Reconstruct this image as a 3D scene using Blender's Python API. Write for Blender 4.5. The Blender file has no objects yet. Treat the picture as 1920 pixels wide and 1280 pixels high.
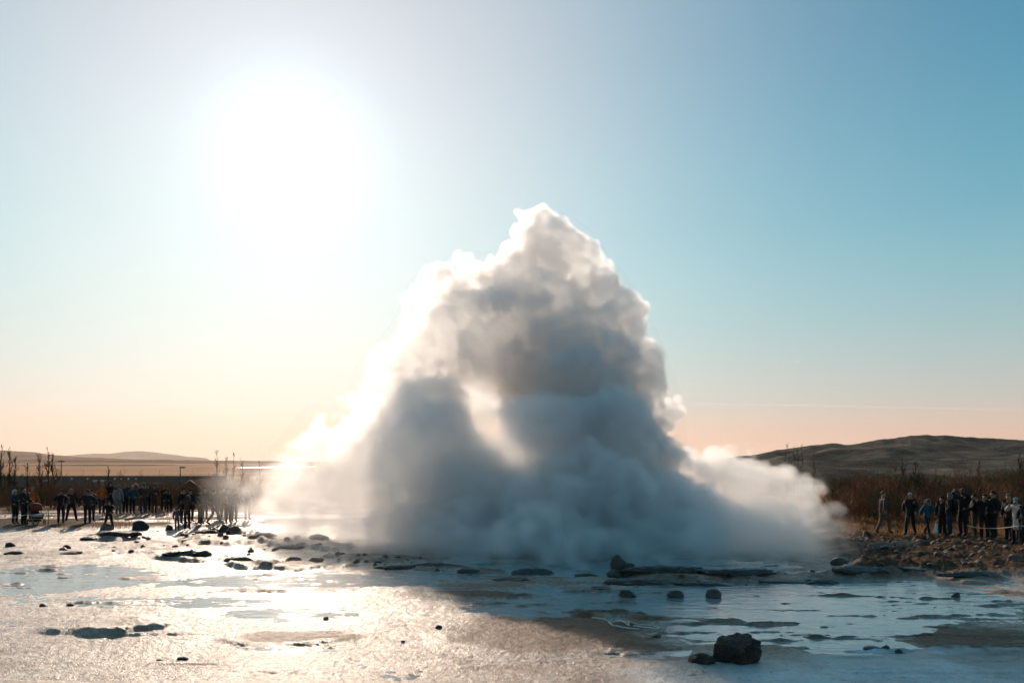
import bpy, bmesh, math, random, sys
import numpy as np
from mathutils import Vector, Matrix

# ------------------------------------------------------------------ camera, sky, sun, exposure
SC = bpy.context.scene
COL = SC.collection
F = 1500.0          # focal length in photo pixels (photo 1920 wide)
HOR = 866.0         # horizon row in the photo
EYE = 3.0           # eye height over the sinter terrace

cam_d = bpy.data.cameras.new("camera")
cam_d.sensor_width = 36.0
cam_d.lens = 36.0 * F / 1920.0
cam_d.shift_y = (HOR - 640.0) / 1920.0
cam_d.clip_start = 0.1
cam_d.clip_end = 60000.0
cam = bpy.data.objects.new("camera", cam_d)
COL.objects.link(cam)
cam.location = (0, 0, EYE)
cam.rotation_euler = (math.radians(90), 0, 0)
SC.camera = cam

SUN_DIR = Vector(((545 - 960) / F, 1.0, (HOR - 280) / F)).normalized()
SUN_EL = math.asin(SUN_DIR.z)
SUN_AZ = math.atan2(SUN_DIR.x, SUN_DIR.y)      # clockwise from +Y

world = bpy.data.worlds.new("World")
SC.world = world
world.use_nodes = True
wt = world.node_tree
wt.nodes.clear()
def wn(t, **k):
    n = wt.nodes.new(t)
    for a, b in k.items():
        setattr(n, a, b)
    return n
sky = wn('ShaderNodeTexSky', sky_type='NISHITA', sun_disc=False)
sky.sun_elevation = SUN_EL
sky.sun_rotation = SUN_AZ
sky.altitude = 100.0
sky.air_density = 1.5
sky.dust_density = 0.5
sky.ozone_density = 6.0
# the photograph's air, the same all the way round: peach haze at the horizon, teal above it,
# and the bright aureole that thin haze makes round the sun
tc = wn('ShaderNodeTexCoord')
sx = wn('ShaderNodeSeparateXYZ')
wt.links.new(tc.outputs['Generated'], sx.inputs[0])
def sky_ramp(stops, src, scale=1.0):
    r = wn('ShaderNodeValToRGB')
    r.color_ramp.interpolation = 'B_SPLINE' if scale == 1.0 else 'CARDINAL'
    e = r.color_ramp.elements
    while len(e) < len(stops):
        e.new(0.5)
    for q, (p, c) in zip(e, stops):
        q.position = p; q.color = (c[0], c[1], c[2], 1)
    wt.links.new(src, r.inputs[0])
    return r.outputs[0]
air = sky_ramp(((0.0, (.76, .455, .345)), (.03, (.74, .46, .355)), (.07, (.52, .52, .48)), (.16, (.28, .49, .52)), (.27, (.12, .40, .50)),
                (.45, (.02, .20, .35)), (.7, (.03, .18, .30)), (1.0, (.035, .17, .28))), sx.outputs['Z'])
dotn = wn('ShaderNodeVectorMath', operation='DOT_PRODUCT')
nrm = wn('ShaderNodeVectorMath', operation='NORMALIZE')
wt.links.new(tc.outputs['Generated'], nrm.inputs[0])
wt.links.new(nrm.outputs[0], dotn.inputs[0])
dotn.inputs[1].default_value = SUN_DIR
acs = wn('ShaderNodeMath', operation='ARCCOSINE')
wt.links.new(dotn.outputs['Value'], acs.inputs[0])
ang = wn('ShaderNodeMath', operation='MULTIPLY')
ang.inputs[1].default_value = 1.0 / math.radians(60)
wt.links.new(acs.outputs[0], ang.inputs[0])
glow = sky_ramp(((0.0, (1.4, 1.34, 1.28)), (.03, (1.05, .97, .91)), (.07, (.88, .75, .66)), (.12, (.74, .59, .485)), (.20, (.62, .475, .375)), (.30, (.46, .37, .295)), (.42, (.255, .23, .19)),
                 (.56, (.12, .11, .095)), (.74, (.02, .03, .03)), (1.0, (0, 0, 0))), ang.outputs[0])
def add(a, b):
    n = wn('ShaderNodeMix', data_type='RGBA', blend_type='ADD')
    n.inputs[0].default_value = 1.0
    wt.links.new(a, n.inputs[6]); wt.links.new(b, n.inputs[7])
    return n.outputs[2]
def scale(a, k):
    n = wn('ShaderNodeVectorMath', operation='SCALE')
    wt.links.new(a, n.inputs[0]); n.inputs['Scale'].default_value = k
    return n.outputs[0]
SKY_STRENGTH = 0.10
total = add(scale(sky.outputs[0], .10), scale(add(air, glow), 0.95 / SKY_STRENGTH))
bg = wn('ShaderNodeBackground')
bg.inputs['Strength'].default_value = SKY_STRENGTH
wout = wn('ShaderNodeOutputWorld')
wt.links.new(total, bg.inputs['Color'])
wt.links.new(bg.outputs[0], wout.inputs['Surface'])

sun_d = bpy.data.lights.new("sun", 'SUN')
sun_d.energy = 4.2
sun_d.angle = math.radians(0.55)
sun_d.color = (1.0, 0.79, 0.62)
sun = bpy.data.objects.new("sun", sun_d)
COL.objects.link(sun)
sun.rotation_euler = (-SUN_DIR).to_track_quat('-Z', 'Y').to_euler()

SC.view_settings.view_transform = 'Standard'
SC.view_settings.look = 'None'
SC.view_settings.exposure = 0.0
SC.view_settings.gamma = 1.0
SC.view_settings.use_curve_mapping = False
SC.cycles.use_denoising = True
SC.cycles.max_bounces = 10
SC.cycles.diffuse_bounces = 2
SC.cycles.glossy_bounces = 2
SC.cycles.transmission_bounces = 2
SC.cycles.transparent_max_bounces = 40
SC.cycles.volume_bounces = 7
SC.cycles.volume_step_rate = 3.0
SC.cycles.volume_max_steps = 256
SC.cycles.sample_clamp_indirect = 6.0
SC.cycles.use_adaptive_sampling = True
SC.cycles.adaptive_threshold = 0.04

def at(px, py, d=None, z=0.0):
    """photo pixel -> world point: on the height z when d is None, else at distance d"""
    if d is None:
        d = (EYE - z) * F / (py - HOR)
    return Vector(((px - 960) / F * d, d, EYE + (HOR - py) / F * d))

# ------------------------------------------------------------------ helpers
def mat(name, col=None, rough=.7, spec=.5, **k):
    m = bpy.data.materials.new(name)
    m.use_nodes = True
    b = m.node_tree.nodes['Principled BSDF']
    if col is not None:
        b.inputs['Base Color'].default_value = (*col, 1)
    b.inputs['Roughness'].default_value = rough
    b.inputs['Specular IOR Level'].default_value = spec
    return m

class NT:
    """small helper to wire shader nodes"""
    def __init__(s, m):
        s.t = m.node_tree; s.b = s.t.nodes['Principled BSDF']; s.out = s.t.nodes['Material Output']
    def n(s, typ, ins=None, **k):
        x = s.t.nodes.new(typ)
        for a, v in k.items(): setattr(x, a, v)
        for a, v in (ins or {}).items(): s.set(x.inputs[a], v)
        return x
    def set(s, sock, v):
        if hasattr(v, 'is_output') or isinstance(v, bpy.types.NodeSocket): s.t.links.new(v, sock)
        else: sock.default_value = v
    def noise(s, vec, scale, detail=4, rough=.55, dist=0):
        return s.n('ShaderNodeTexNoise', {'Vector': vec, 'Scale': scale, 'Detail': detail, 'Roughness': rough, 'Distortion': dist}).outputs[0]
    def pos(s, sc=(1, 1, 1), obj=False):
        c = s.n('ShaderNodeTexCoord').outputs['Object'] if obj else s.n('ShaderNodeNewGeometry').outputs['Position']
        return s.n('ShaderNodeMapping', {'Vector': c, 'Scale': sc}).outputs[0]
    def ramp(s, fac, stops, interp='LINEAR'):
        r = s.n('ShaderNodeValToRGB'); r.color_ramp.interpolation = interp
        e = r.color_ramp.elements
        while len(e) < len(stops): e.new(.5)
        for q, (p, c) in zip(e, stops):
            q.position = p; q.color = (*c, 1) if not isinstance(c, (int, float)) else (c, c, c, 1)
        s.set(r.inputs[0], fac)
        return r.outputs[0]
    def mix(s, f, a, b, typ='MIX'):
        x = s.n('ShaderNodeMix', data_type='RGBA', blend_type=typ)
        s.set(x.inputs[0], f)
        for i, v in ((6, a), (7, b)):
            if isinstance(v, tuple): v = (*v, 1) if len(v) == 3 else v
            s.set(x.inputs[i], v)
        return x.outputs[2]
    def math(s, op, a, b=0.0, clamp=False):
        x = s.n('ShaderNodeMath', operation=op, use_clamp=clamp)
        s.set(x.inputs[0], a); s.set(x.inputs[1], b)
        return x.outputs[0]
    def attr(s, name):
        return s.n('ShaderNodeAttribute', attribute_name=name).outputs['Fac']
    def bump(s, h, strength, dist, normal=None):
        x = s.n('ShaderNodeBump', {'Height': h, 'Strength': strength, 'Distance': dist})
        if normal is not None: s.set(x.inputs['Normal'], normal)
        return x.outputs[0]

def link(o, parent=None):
    COL.objects.link(o)
    if parent is not None: o.parent = parent
    return o
def tag(o, label=None, cat=None, group=None, kind=None):
    for k, v in (('label', label), ('category', cat), ('group', group), ('kind', kind)):
        if v: o[k] = v
    return o
def empty(name, loc=(0, 0, 0), rz=0.0):
    o = bpy.data.objects.new(name, None)
    o.empty_display_size = .2
    o.location = loc; o.rotation_euler = (0, 0, rz)
    return link(o)
def pydata(name, v, f, m=None, smooth=False):
    me = bpy.data.meshes.new(name)
    me.from_pydata(v, [], f)
    if m: me.materials.append(m)
    if smooth: me.shade_smooth()
    return me
def obj(name, me, parent=None, loc=None, rot=None, sc=None):
    o = bpy.data.objects.new(name, me)
    if loc is not None: o.location = loc
    if rot is not None: o.rotation_euler = rot
    if sc is not None: o.scale = (sc,) * 3 if isinstance(sc, (int, float)) else sc
    return link(o, parent)
def quads_mesh(name, P, m=None, smooth=True, flip=False):
    """P: rows x cols x 3 array -> sheet"""
    R, C = P.shape[:2]
    me = bpy.data.meshes.new(name)
    i = np.arange(R * C, dtype=np.int32).reshape(R, C)
    q = np.stack([i[:-1, :-1], i[:-1, 1:], i[1:, 1:], i[1:, :-1]], -1).reshape(-1, 4)
    if flip: q = q[:, ::-1]
    me.vertices.add(R * C); me.vertices.foreach_set('co', P.reshape(-1).astype(np.float32))
    me.loops.add(q.size); me.loops.foreach_set('vertex_index', np.ascontiguousarray(q).ravel())
    me.polygons.add(len(q)); me.polygons.foreach_set('loop_start', np.arange(0, q.size, 4, dtype=np.int32))
    me.polygons.foreach_set('loop_total', np.full(len(q), 4, np.int32))
    me.update(calc_edges=True)
    if m: me.materials.append(m)
    if smooth: me.shade_smooth()
    return me
def add_attr(me, name, a):
    x = me.attributes.new(name, 'FLOAT', 'POINT')
    x.data.foreach_set('value', np.ascontiguousarray(a, dtype=np.float32).ravel())

def hsh(*ks):
    h = np.zeros(np.broadcast(*ks).shape, np.uint32)
    for k, p in zip(ks, (374761393, 668265263, 2147483647, 1274126177)):
        h = h + (k.astype(np.int64) * p).astype(np.uint32)
        h = (h ^ (h >> np.uint32(13))) * np.uint32(1274126177)
        h ^= h >> np.uint32(16)
    return h.astype(np.float32) / 4294967295.0 * 2 - 1
def vnoise(*P, seed=0):
    """value noise -1..1 at arbitrary points (2D or 3D)"""
    P = [np.asarray(p, np.float64) + 71.3 * seed + 13.7 * i for i, p in enumerate(P)]
    I = [np.floor(p).astype(np.int64) for p in P]
    Fr = [p - i for p, i in zip(P, I)]
    Fr = [(f * f * f * (f * (f * 6 - 15) + 10)).astype(np.float32) for f in Fr]
    out = 0
    for c in range(2 ** len(P)):
        w = 1.0; k = []
        for a in range(len(P)):
            b = (c >> a) & 1
            w = w * (Fr[a] if b else 1 - Fr[a]); k.append(I[a] + b)
        out = out + w * hsh(*k)
    return out
def fbm(*P, oct=4, gain=.5, lac=2.03, seed=0):
    a, o, s = 1.0, 0, 0
    for k in range(oct):
        o = o + a * vnoise(*[p * lac ** k for p in P], seed=seed + k); s += a; a *= gain
    return o / s
def sstep(a, b, x):
    t = np.clip((x - a) / (b - a), 0, 1)
    return t * t * (3 - 2 * t)

# ------------------------------------------------------------------ ground: one sheet from the feet to the horizon
def macro(x, y):
    """large shape of the land: the terrace, then a fall to the plain"""
    return -6.0 * sstep(44, 150, y)

# raised sinter ledges: (px, py, rx, ry, height m, crust, tilt) with a steep edge toward the viewer
LEDGES = [(222,1176,150,17,.12,.25,-.05),(1040,1190,250,52,.055,1,0),(1820,1202,150,27,.05,1.5,.05),(535,1196,140,17,.05,1.6,0),
          (270,1082,80,7,.06,.8,0),(480,1108,90,4,.05,.9,0),(620,1105,100,4,.05,.9,0),(350,1045,80,8,.13,.6,0),(470,1058,70,7,.13,.9,0),
          (560,1060,90,8,.10,1,.02),(330,1024,150,16,.10,.8,0),(420,1012,110,16,.20,.8,0),(210,1008,55,9,.16,.5,0),(100,1040,120,12,.05,.6,0),
          (720,1046,120,9,.12,.7,.05),(560,1016,120,12,.18,.8,.08),(860,1066,90,6,.10,.6,.03),(1180,1154,95,6,.07,.7,.03),(300,1190,90,5,.03,.6,0),
          (1380,1164,130,6,.05,.3,.08),(1500,1190,60,5,.04,.3,.05),(900,1115,110,8,.03,.9,0),(1480,1082,150,6,.10,.4,0),(1290,1080,130,9,.13,.4,0),
          (1700,1062,130,14,.13,.6,0),(1830,1086,80,7,.12,.4,0),(1620,1076,90,7,.12,.3,0),(330,1250,0.1,.1,0,0,0),(60,1290,180,14,.05,.3,0)]

def terrain(px, py, x, y, detail=True):
    """height and surface zones on the terrace; px, py are only the ledges' map coordinates"""
    wx = px + 26 * vnoise(x * .8, y * .8, seed=3) + 9 * vnoise(x * 3, y * 3, seed=4)
    wy = py + 3.4 * vnoise(x * .9, y * .5, seed=5) + 1.6 * vnoise(x * 3.1, y * 2.3, seed=6)
    # where the film of water lies
    wet = np.zeros_like(px)
    for (cx, cy, rx, ry, dep) in ((1520,1128,470,58,.055),(1130,1130,260,40,.045),(1480,1180,330,30,.05),(130,1082,210,26,.05),
                                  (420,1092,200,14,.025),(650,1085,300,16,.03),(300,1128,260,13,.03),(1640,1215,120,14,.05),(560,1150,160,18,.025),
                                  (1210,1222,90,16,.03),(1080,1060,420,20,.05),(560,1210,130,18,.02),(1000,1246,150,10,.012),(1560,1096,420,14,.05)):
        q = ((wx - cx) / rx) ** 2 + ((wy - cy) / ry) ** 2
        wet = np.maximum(wet, dep * np.clip(1.25 - q, 0, 1))
    h = .017 - wet
    h = h + .020 * fbm(x * .55, y * .30, oct=3, seed=20) + .011 * fbm(x * 1.7, y * .95, oct=3, seed=25)
    stk = fbm(x * .7, y * 3.6, oct=4, gain=.6, seed=31)
    h = h + .020 * np.clip(stk - .26, 0, 1) / .4
    h = h + .012 * fbm(x * 5, y * 4, oct=4, gain=.62, seed=36)
    h = h + np.clip(wet / .04, 0, 1) * .070 * np.clip(fbm(x * .8, y * 5.5, oct=4, gain=.6, seed=38) - .22, 0, 1) / .4
    crust = .35 * sstep(.1, .5, fbm(x * .5, y * .4, oct=4, seed=41))
    cn = .45 * fbm(x * 2.4, y * 2.0, oct=4, gain=.6, seed=52)
    hn = .8 + .3 * vnoise(x * 2.2, y * 2.2, seed=50)
    for (cx, cy, rx, ry, H, cr, tl) in LEDGES:
        u = (wx - cx) / rx; v = (wy - cy - tl * (px - cx)) / ry
        q = 1 - np.sqrt(u * u + v * v)
        k = np.where(v > 0, 5.0, 1.4)
        e = np.clip(q * k, 0, 1)
        h = h + H * e * hn
        crust = np.maximum(crust, cr * sstep(.0, .75, q * 1.5 + cn))
    xr, yr = .83 * x + .56 * y, .83 * y - .56 * x
    h = h + .0045 * vnoise(xr * 11, yr * 11, seed=81) + .0035 * vnoise(xr * 19 + yr * 8, yr * 19 - xr * 8, seed=82) + .0022 * hsh((x * 997).astype(np.int64), (y * 991).astype(np.int64))
    # the brown bank on the right and the low bank under the crowd on the left
    bank = sstep(1560, 1650, wx + .9 * (1085 - wy)) * sstep(1088, 1072, wy) * sstep(700, 900, px)
    h = h + bank * (.10 + .22 * np.abs(fbm(x * 1.2, y * 1.2, oct=4, seed=60)) + .10 * fbm(x * 3.5, y * 3.5, oct=4, gain=.65, seed=66))
    lb = sstep(994, 986, wy + 3 * np.clip((px - 300) / 200, -1, 1)) * sstep(900, 620, px)
    h = h + lb * (.09 + .05 * fbm(x * .9, y * .6, oct=3, seed=70))
    path = sstep(.05, .35, fbm(x * .25, y * .5, oct=3, seed=75) + .15) * lb * sstep(955, 963, py)
    earth = np.maximum(bank, lb * (1 - .75 * path))
    far = sstep(965, 945, py)
    earth = np.maximum(earth, far)
    h = h * (1 - far) + far * .05
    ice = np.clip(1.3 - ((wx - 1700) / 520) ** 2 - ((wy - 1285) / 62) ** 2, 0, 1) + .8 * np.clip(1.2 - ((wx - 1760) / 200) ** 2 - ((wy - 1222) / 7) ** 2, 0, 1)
    return h, np.clip(crust, 0, 1.6), np.clip(earth, 0, 1), np.clip(ice, 0, 1)

def ground_material():
    m = mat("sinter_ground"); n = NT(m)
    p = n.pos()
    crust, earth = n.attr('crust'), n.attr('earth')
    n1 = n.noise(p, 1.3, 5, .6); n2 = n.noise(p, 9, 5, .65); n3 = n.noise(p, 38, 3, .7)
    sint = n.ramp(n1, ((.3, (.29, .185, .13)), (.5, (.52, .375, .295)), (.7, (.66, .55, .48))))
    sint = n.mix(n.math('MULTIPLY', n.ramp(n2, ((.40, 0), (.62, 1))), .75), sint, (.19, .105, .062))
    stain = n.noise(n.pos((.55, 1.5, 1)), 1.0, 7, .68, .4)
    sint = n.mix(n.math('MULTIPLY', n.ramp(stain, ((.46, 0), (.60, 1))), .75), sint, (.16, .082, .046))
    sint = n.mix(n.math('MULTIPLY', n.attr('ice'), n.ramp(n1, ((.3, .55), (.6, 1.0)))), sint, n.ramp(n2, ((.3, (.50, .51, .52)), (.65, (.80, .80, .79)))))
    cr = n.ramp(n2, ((.3, (.075, .033, .017)), (.5, (.17, .08, .042)), (.72, (.28, .15, .085))))
    red = n.ramp(n2, ((.3, (.10, .036, .022)), (.7, (.27, .105, .062))))
    cr = n.mix(n.math('SUBTRACT', crust, .95, True), cr, red)
    col = n.mix(n.math('MULTIPLY', n.math('MINIMUM', crust, 1.0), n.ramp(n2, ((.25, .55), (.5, 1.0)))), sint, cr)
    ea = n.ramp(n2, ((.3, (.040, .022, .013)), (.5, (.11, .058, .033)), (.7, (.20, .115, .065))))
    col = n.mix(earth, col, ea)
    # the plain beyond: dry winter grass in long bands, paler fields farther off
    sep = n.n('ShaderNodeSeparateXYZ', {'Vector': n.n('ShaderNodeNewGeometry').outputs['Position']})
    dist = sep.outputs['Y']
    band = n.noise(n.pos((.004, .02, .02)), 1.0, 5, .6)
    pl = n.ramp(band, ((.3, (.26, .115, .05)), (.5, (.45, .215, .10)), (.7, (.56, .30, .16))))
    f = n.n('ShaderNodeMapRange', {'Value': dist, 'From Min': 46.0, 'From Max': 70.0}).outputs[0]
    col = n.mix(f, col, pl)
    n.set(n.b.inputs['Base Color'], col)
    wetr = n.ramp(n2, ((.3, .22), (.7, .52)))
    r = n.mix(n.math('MINIMUM', crust, 1.0), wetr, (.55, .55, .55))
    r = n.mix(earth, r, (.75, .75, .75))
    r = n.mix(f, r, (.95, .95, .95))
    n.set(n.b.inputs['Roughness'], r)
    sp = n.mix(n.math('MAXIMUM', n.math('MULTIPLY', n.math('MINIMUM', crust, 1.0), .45), n.math('MAXIMUM', earth, f)), (.34, .32, .30), (.02, .02, .02))
    n.set(n.b.inputs['Specular IOR Level'], sp)
    b = n.bump(n2, .55, .035)
    b = n.bump(n3, 1.0, .030, b)
    n.set(n.b.inputs['Normal'], b)
    return m

def build_ground():
    pyr = np.arange(1345, 881, -1.0)
    d = EYE * F / (pyr - HOR)
    near = np.array([.8, 2, 4, 6, 8])
    far = np.geomspace(d[-1] * 1.04, 40000, 60)
    d = np.concatenate([near, d, far])
    u = np.concatenate([np.linspace(-4, -.82, 14), np.linspace(-.8, -.70, 24)[:-1], np.linspace(-.70, .70, 1000), np.linspace(.70, .8, 24)[1:], np.linspace(.82, 4, 14)])
    D, U = np.meshgrid(d, u, indexing='ij')
    x, y = D * U, D
    px = 960 + U * F; py = HOR + EYE * F / D
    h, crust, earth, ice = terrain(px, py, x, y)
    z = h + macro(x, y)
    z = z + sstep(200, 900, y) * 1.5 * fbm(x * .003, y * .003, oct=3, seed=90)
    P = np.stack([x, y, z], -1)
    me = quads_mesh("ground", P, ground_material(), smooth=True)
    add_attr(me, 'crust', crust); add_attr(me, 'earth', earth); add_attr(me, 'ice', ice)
    o = obj("ground", me); tag(o, kind='structure')
    return o
GROUND = build_ground()

def ground_z(x, y):
    px = np.array([960 + x / y * F]); py = np.array([HOR + EYE * F / y])
    h, _, _, _ = terrain(px, py, np.array([x]), np.array([y]))
    return max(float(h[0]), 0.0) + float(macro(np.array([x]), np.array([y]))[0])
def spot(px, py):
    """a point on the ground seen at that pixel of the photo"""
    p = at(px, py)
    p.z = ground_z(p.x, p.y)
    return p

# ------------------------------------------------------------------ shallow water over the sinter
def water_material():
    m = mat("shallow_water", (.055, .075, .08), .045, .5); n = NT(m)
    n.b.inputs['IOR'].default_value = 1.7
    a = n.noise(n.pos((.8, 1.5, 1)), 2.2, 4, .55, .4); b = n.noise(n.pos((1.0, 1.6, 1)), 9.0, 3, .5, .3)
    h = n.math('ADD', n.math('MULTIPLY', a, 1.0), n.math('MULTIPLY', b, .22))
    n.set(n.b.inputs['Normal'], n.bump(h, .5, .030))
    mur = n.noise(n.pos((.6, .35, 1)), .8, 4, .6)
    n.set(n.b.inputs['Base Color'], n.ramp(mur, ((.3, (.18, .22, .225)), (.7, (.36, .37, .36)))))
    return m
def build_water():
    d = np.geomspace(6, 40, 60); u = np.linspace(-.95, .95, 60)
    D, U = np.meshgrid(d, u, indexing='ij')
    P = np.stack([D * U, D, np.zeros_like(D)], -1)
    o = obj("water", quads_mesh("water", P, water_material()))
    tag(o, kind='structure')
build_water()

# ------------------------------------------------------------------ hills and far water
def hill_sheet(name, prof, d0, d1, depth_rows, colr, seed, rough_amp, base_z=-8.0, ripple=1.0):
    """a range of hills: prof = [(px, py)] of its skyline, standing between distance d0 (foot) and d1 (crest)"""
    pxs = np.linspace(prof[0][0], prof[-1][0], 420)
    pys = np.interp(pxs, [p[0] for p in prof], [p[1] for p in prof])
    pys = pys + ripple * (.9 * fbm(pxs * .05, pxs * 0, oct=4, gain=.6, seed=seed + 3))
    v = np.concatenate([np.linspace(0, 1, depth_rows), np.linspace(1.06, 1.8, 14)])
    V, PX = np.meshgrid(v, pxs, indexing='ij')
    PY = np.broadcast_to(pys, V.shape)
    d = d0 + (d1 - d0) * V
    x = (PX - 960) / F * d1 * (.35 + .65 * V) / 1.0
    x = (PX - 960) / F * d
    crest = EYE + (HOR - PY) / F * d1
    shape = np.where(V <= 1, sstep(0, 1, V) * .55 + .45 * V, 1 - .5 * (V - 1))
    k = 260.0 / (d1 - d0)
    z = base_z + (crest - base_z) * shape
    nz = fbm(x * .006 * k, d * .006 * k, oct=6, gain=.55, seed=seed)
    rg = 1 - np.abs(fbm(x * .010 * k + 9, d * .018 * k, oct=4, seed=seed + 9))
    env = np.clip(np.minimum(V * 4, 1), 0, 1)
    z = z + env * rough_amp * (nz + .5 * (rg - .75)) * np.where(np.abs(V - 1) < .14, .4, 1)
    me = quads_mesh(name, np.stack([x, d, z], -1), colr)
    o = obj(name, me); tag(o, kind='structure')
    return o
def moor_material(name, dark, mid, pale, sc):
    m = mat(name, None, 1.0, .0); n = NT(m)
    a = n.noise(n.pos((sc, sc * .8, sc * 2.2)), 1.0, 8, .66, .8)
    b = n.noise(n.pos((sc * 5, sc * 4, sc * 9)), 1.0, 6, .65, .5)
    c = n.ramp(a, ((.34, dark), (.52, mid), (.68, pale)))
    c = n.mix(n.math('MULTIPLY', n.ramp(b, ((.55, 0), (.72, 1))), .55), c, pale)
    n.set(n.b.inputs['Base Color'], c)
    n.set(n.b.inputs['Normal'], n.bump(b, 1.0, .12 / sc))
    return m
MOOR = moor_material("moorland", (.036, .040, .037), (.088, .080, .064), (.25, .19, .135), .014)
MOUNT = moor_material("far_mountain", (.16, .11, .09), (.22, .15, .12), (.34, .26, .22), .0012)
FIELD = moor_material("far_moor", (.14, .075, .042), (.22, .12, .068), (.32, .19, .12), .004)
hill_sheet("hill", [(1180, 880), (1290, 869), (1340, 858), (1400, 851), (1450, 845), (1480, 839), (1515, 834), (1560, 830), (1585, 832), (1600, 831), (1648, 821), (1690, 818), (1740, 815.5), (1790, 818),
            (1850, 821), (1920, 823), (2000, 818), (2150, 812), (2400, 818)], 520, 1250, 190, MOOR, 5, 34, ripple=2.2)
hill_sheet("hill", [(1200, 884), (1420, 880), (1520, 874), (1640, 866), (1760, 862), (1920, 858), (2150, 852), (2400, 850)], 260, 560, 90, MOOR, 25, 9)
hill_sheet("hill", [(-700, 850), (-300, 838), (-100, 844), (0, 844), (60, 847), (100, 853), (170, 858), (260, 861), (400, 863), (560, 865), (760, 868)], 5200, 7600, 40, FIELD, 45, 14, -10)
hill_sheet("mountain", [(-700, 840), (-200, 850), (60, 858), (130, 853), (180, 850), (205, 850), (240, 846), (262, 845), (285, 847), (330, 852), (350, 855), (372, 857), (388, 858.5), (395, 863), (520, 865), (760, 866)], 14000, 17000, 30, MOUNT, 65, 30, -12)

lake_m = mat("far_water", (.5, .48, .46), .3, .5)
for (x0, x1, yy, hh) in ((-60, 33, 862, 2.4), (55, 330, 863.6, .9), (462, 560, 875.6, .7), (470, 620, 917, 1.6)):
    d_ = 2300 if hh != 1.6 else 95
    if yy > 870 and yy < 900: d_ = 1000
    zc = EYE + (HOR - yy) / F * d_
    P = np.zeros((2, 24, 3))
    xs = np.linspace(x0, x1, 24)
    gz = -6.0 + 1.6 if d_ > 200 else 0
    for r in (0, 1):
        zz = zc
        dd = d_ * (1 + (r - .5) * hh / 4)
        P[r, :, 0] = (xs - 960) / F * d_
        P[r, :, 1] = dd + d_ * .05 * hh * np.sin(xs * .07 + r)
        P[r, :, 2] = zz
    if d_ > 200:
        o = obj("river", quads_mesh("river", P, lake_m)); tag(o, kind='structure')

# ------------------------------------------------------------------ bare shrubs, trees, grass
def twig_tube(V, Fc, pts, radii, sides=3):
    base = len(V)
    for i, (p, r) in enumerate(zip(pts, radii)):
        t = (pts[min(i + 1, len(pts) - 1)] - pts[max(i - 1, 0)]).normalized()
        a = t.orthogonal().normalized(); b = t.cross(a)
        for k in range(sides):
            w = 2 * math.pi * k / sides
            V.append(tuple(p + (a * math.cos(w) + b * math.sin(w)) * r))
    for i in range(len(pts) - 1):
        for k in range(sides):
            k2 = (k + 1) % sides
            Fc.append((base + i * sides + k, base + i * sides + k2, base + (i + 1) * sides + k2, base + (i + 1) * sides + k))

def branch(V, Fc, rnd, p, d, L, r, depth, up=.25, spread=.55, kids=(3, 5), segs=3, sides=3, rmin=.004):
    pts, rad = [p.copy()], [r]
    q = p.copy(); dd = d.copy()
    for i in range(segs):
        dd = (dd + Vector((rnd.gauss(0, .16), rnd.gauss(0, .16), rnd.gauss(0, .10) + up * .25))).normalized()
        q = q + dd * (L / segs)
        pts.append(q.copy()); rad.append(max(rmin, r * (1 - .75 * (i + 1) / segs)))
    twig_tube(V, Fc, pts, rad, sides)
    if depth > 0:
        for _ in range(rnd.randint(*kids)):
            t = rnd.uniform(.25, 1.0) * segs
            i = min(int(t), segs - 1); f = t - i
            s = pts[i].lerp(pts[i + 1], f)
            base = (pts[i + 1] - pts[i]).normalized()
            nd = (base + Vector((rnd.gauss(0, spread), rnd.gauss(0, spread), rnd.gauss(0, spread * .6) + up))).normalized()
            branch(V, Fc, rnd, s, nd, L * rnd.uniform(.42, .7), max(rmin, r * .55), depth - 1, up, spread, kids, max(2, segs - 1), 3, rmin)

def bark_material(name, a, b):
    m = mat(name, None, .9, .1); n = NT(m)
    n.set(n.b.inputs['Base Color'], n.ramp(n.noise(n.pos(obj=True), 6, 3), ((.35, a), (.65, b))))
    return m
BARK_RED = bark_material("shrub_bark", (.12, .052, .026), (.25, .118, .060))
BARK_OLIVE = bark_material("olive_bark", (.045, .038, .018), (.085, .068, .030))
BARK_DARK = bark_material("tree_bark", (.030, .020, .014), (.075, .048, .032))

def shrub_mesh(seed, bark, stems=34, H=2.4, W=1.5):
    rnd = random.Random(seed); V, Fc = [], []
    for _ in range(stems):
        a = rnd.uniform(0, 6.283); rr = W * .55 * math.sqrt(rnd.random())
        p = Vector((math.cos(a) * rr, math.sin(a) * rr, -.1))
        out = Vector((math.cos(a), math.sin(a), 0)) * rr / W * .7
        d = (Vector((0, 0, 1)) + out + Vector((rnd.gauss(0, .12), rnd.gauss(0, .12), 0))).normalized()
        branch(V, Fc, rnd, p, d, H * rnd.uniform(.45, .78), .022, 3, .22, .42, (3, 4), 3, 3, .0055)
    return pydata("shrub", V, Fc, bark)
SHRUBS = [shrub_mesh(100 + i, (BARK_RED, BARK_OLIVE, BARK_RED, BARK_RED)[i], (30, 34, 26, 32)[i]) for i in range(4)]

rs = random.Random(5)
def place_shrub(px, d, sc, k, label, group, z=None):
    x = (px - 960) / F * d
    o = obj("bare_shrub", SHRUBS[k], None, (x, d, ground_z(x, d) if z is None else z), (0, 0, rs.uniform(0, 6.28)), (sc * rs.uniform(.9, 1.25), sc * rs.uniform(.9, 1.25), sc))
    tag(o, label, "shrub", group)
    return o
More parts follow.
